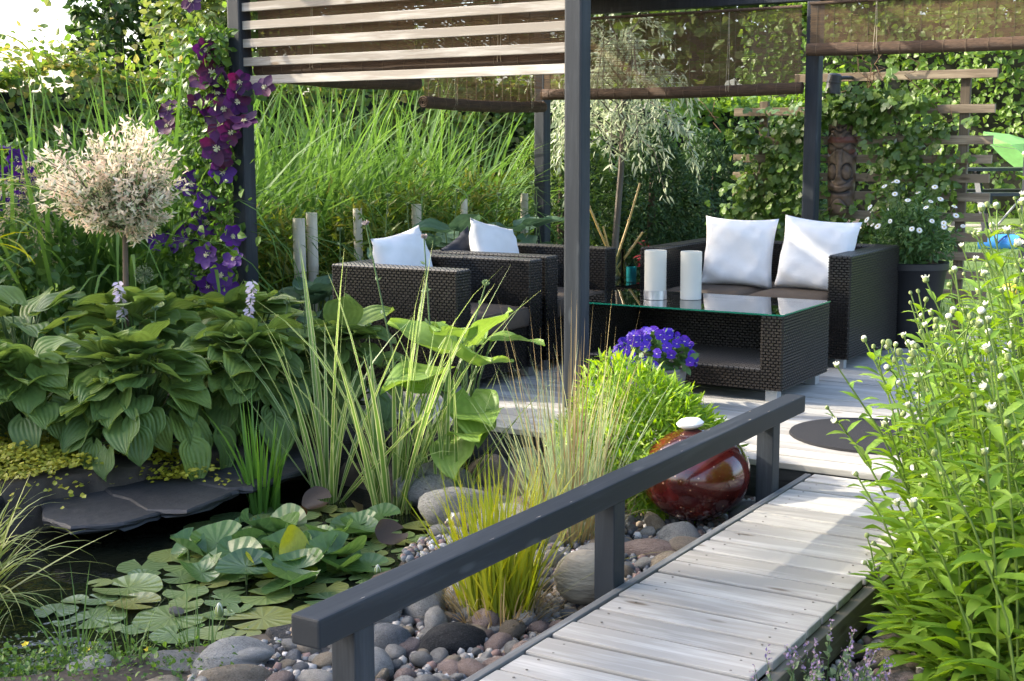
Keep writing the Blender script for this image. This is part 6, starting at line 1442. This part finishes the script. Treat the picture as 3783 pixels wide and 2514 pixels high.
# ------------------------------------------------------------------ pond front: low greens, grass wisps, buttercups
q = np.random.default_rng(55); n = 5200; t = q.random(n); x = -3.75+1.02*t+q.normal(0, .09, n); y = 2.25+.50*t+q.normal(0, .075, n); z = np.full(n, -.215)+np.abs(q.normal(0, .05, n))
sc = .017*q.uniform(.6, 1.4, n); V, F, U = inst(LEAF, frames(rand_dirs(n, q)+np.array([0, 0, .3]), rand_dirs(n, q)*.5+np.array([0, 0, 1]), sc), np.stack([x, y, z], -1)); place('pond_edge_greens', np_mesh('pond_edge_greens', V, F, M_CLEML, U, smooth=False), label='low leafy green cover along the near pond edge', cat='ground cover', kind='stuff')
for k, (x, y, lb) in enumerate(((-3.22, 2.66, 'thin grass tuft at the near pond edge, left'), (-2.92, 2.88, 'thin grass tuft at the near pond edge beside the boulders'), (-3.5, 2.5, 'thin grass tuft at the lower left corner'), (-3.05, 2.72, 'thin grass tuft among the buttercups'))): grass('grass_tuft', lb, 'grass tuft', (x, y, -.23), 34, .12, .36, .05, .005, M_GRASS, 160+k, .3, 1.3, 7, 'thin grass tufts at the near pond edge')
m = MB(); 
for k in range(5):
    a = 2*math.pi*k/5; ca, sa = math.cos(a), math.sin(a); w = .42; m.add([(0, 0, 0), (ca*.5-sa*w, sa*.5+ca*w, .2), (ca, sa, .35), (ca*.5+sa*w, sa*.5-ca*w, .2)], [(0, 1, 2, 3)])
fm = m.mesh('buttercup', M_BUTTER)
for k, (x, y) in enumerate(((-3.42, 2.63), (-3.22, 2.70), (-3.03, 2.73), (-2.98, 2.76), (-3.30, 2.62), (-2.94, 2.86), (-3.06, 2.80), (-3.12, 2.68), (-2.99, 2.71))):
    rt = empty('buttercup', (x, y, -.24), label='small yellow buttercup flower at the near pond edge', cat='flower', group='buttercups at the near pond edge'); mm = MB(); mm.tube([(0, 0, 0), (.003, 0, .05), (0, 0, .075)], .0012, .001, 4); mm.build('stem', M_PETIOLE, rt)
    place('petals', fm, rt, Matrix.Translation((0, 0, .075)) @ Matrix.Rotation(.4, 4, 'X') @ Matrix.Rotation(q.uniform(0, 6), 4, 'Z') @ Matrix.Scale(.014, 4))

# ------------------------------------------------------------------ back lawn: terrace, picnic table, umbrella, inflatable
pt = empty('patio', (-3.6, 16.6, .34), kind='structure')
for k in range(14):
    m = MB(); m.box((-1.6, k*.122-.4, -.03), (4.2, k*.122-.285, 0)); m.build('plank', M_DECK, pt)
tbx = empty('picnic_table', (-3.40, 17.2, .342), .55, label='dark grey timber picnic table on the far terrace', cat='picnic table'); DG = plain('dark_stain', (.035,.042,.05), .6, .2)
for k in range(4): m = MB(); m.box((-.8, -.36+k*.185, .70), (.8, -.19+k*.185, .735)); m.build('top_board', DG, tbx)
for s_ in (-1, 1):
    m = MB(); m.box((-.8, s_*.62-.12, .42), (.8, s_*.62+.12, .455)); m.build('bench_board', DG, tbx)
    for x in (-.6, .6):
        m = MB(); m.tube([(x, s_*.15, .70), (x, s_*.58, .0)], .045, .045, 4); m.build('leg', DG, tbx)
for x in (-.6, .6): m = MB(); m.box((x-.02, -.7, .33), (x+.02, .7, .42)); m.build('cross_beam', DG, tbx)
um = empty('parasol', (-3.62, 17.05, .38), label='light green parasol leaning over the picnic table', cat='parasol')
um.rotation_mode = 'QUATERNION'; um.rotation_quaternion = Vector((.85*.62, .526*.62-.1, .74)).to_track_quat('Z', 'Y')
m = MB(); m.tube([(0, 0, -.0), (0, 0, 1.05)], .014, .014, 8); m.build('pole', M_ALU, um, smooth=True)
vs = [(0, 0, 1.08)]; fs = []; ns_ = 8
for ri, (rr, zz) in enumerate(((.3, 1.03), (.6, .92), (.86, .76))):
    for k in range(ns_*4):
        a = 2*math.pi*k/(ns_*4); s_ = 1-.045*abs(math.sin(a*ns_/2))*(ri+1)/3; vs.append((rr*s_*math.cos(a), rr*s_*math.sin(a), zz-.02*abs(math.sin(a*ns_/2))))
N4 = ns_*4
for k in range(N4): fs.append((0, 1+k, 1+(k+1) % N4))
for ri in range(2):
    for k in range(N4): fs.append((1+ri*N4+k, 1+(ri+1)*N4+k, 1+(ri+1)*N4+(k+1) % N4, 1+ri*N4+(k+1) % N4))
m = MB(); m.add(vs, fs); m.build('canopy', M_UMB, um)
m = MB()
for k in range(8): a = 2*math.pi*k/8; m.tube([(0, 0, 1.07), (.85*math.cos(a), .85*math.sin(a), .75)], .004, .004, 4)
m.build('ribs', M_ALU, um)
inf = empty('inflatable', (-3.05, 14.7, .235), label='blue inflatable toy lying on the far lawn', cat='pool toy')
m = MB(); m.tube([(-.25, 0, .08), (0, .02, .10), (.35, .03, .10), (.8, .0, .09)], .095, .095, 14); m.build('ring', M_BLUEPL, inf, smooth=True)
m = MB()
for x in (-.05, .12, .3, .48): m.tube([(x, -.097, .10), (x+.06, -.07, .165), (x+.10, 0, .195)], .012, .006, 5)
m.build('print', M_BLUEDK, inf)
m = MB(); m.lathe([(.0001, 0), (.09, .01), (.12, .06), (.08, .12), (.0001, .13)], 16); m.build('yellow_bucket', M_YELPL, smooth=True, label='yellow toy on the lawn right of the trellis', cat='toy').location = (-2.45, 12.3, .03)
q = np.random.default_rng(66); n = 9000; x = q.uniform(-3.6, 1.5, n); y = q.uniform(9.9, 17, n); V, F, U = blades(np.stack([x, y, gheight(x, y)], -1), q.uniform(0, 6.28, n), q.uniform(.04, .09, n), np.abs(q.normal(0, .3, n)), np.abs(q.normal(.8, .4, n)), np.full(n, .008), 3, q)
place('lawn_grass', np_mesh('lawn_grass', V, F, leaf_mat('lawn_blade', [(.07,.14,.025), (.12,.20,.04)], .35, .5), U), label='mown green lawn grass behind the trellis', cat='lawn', kind='stuff')
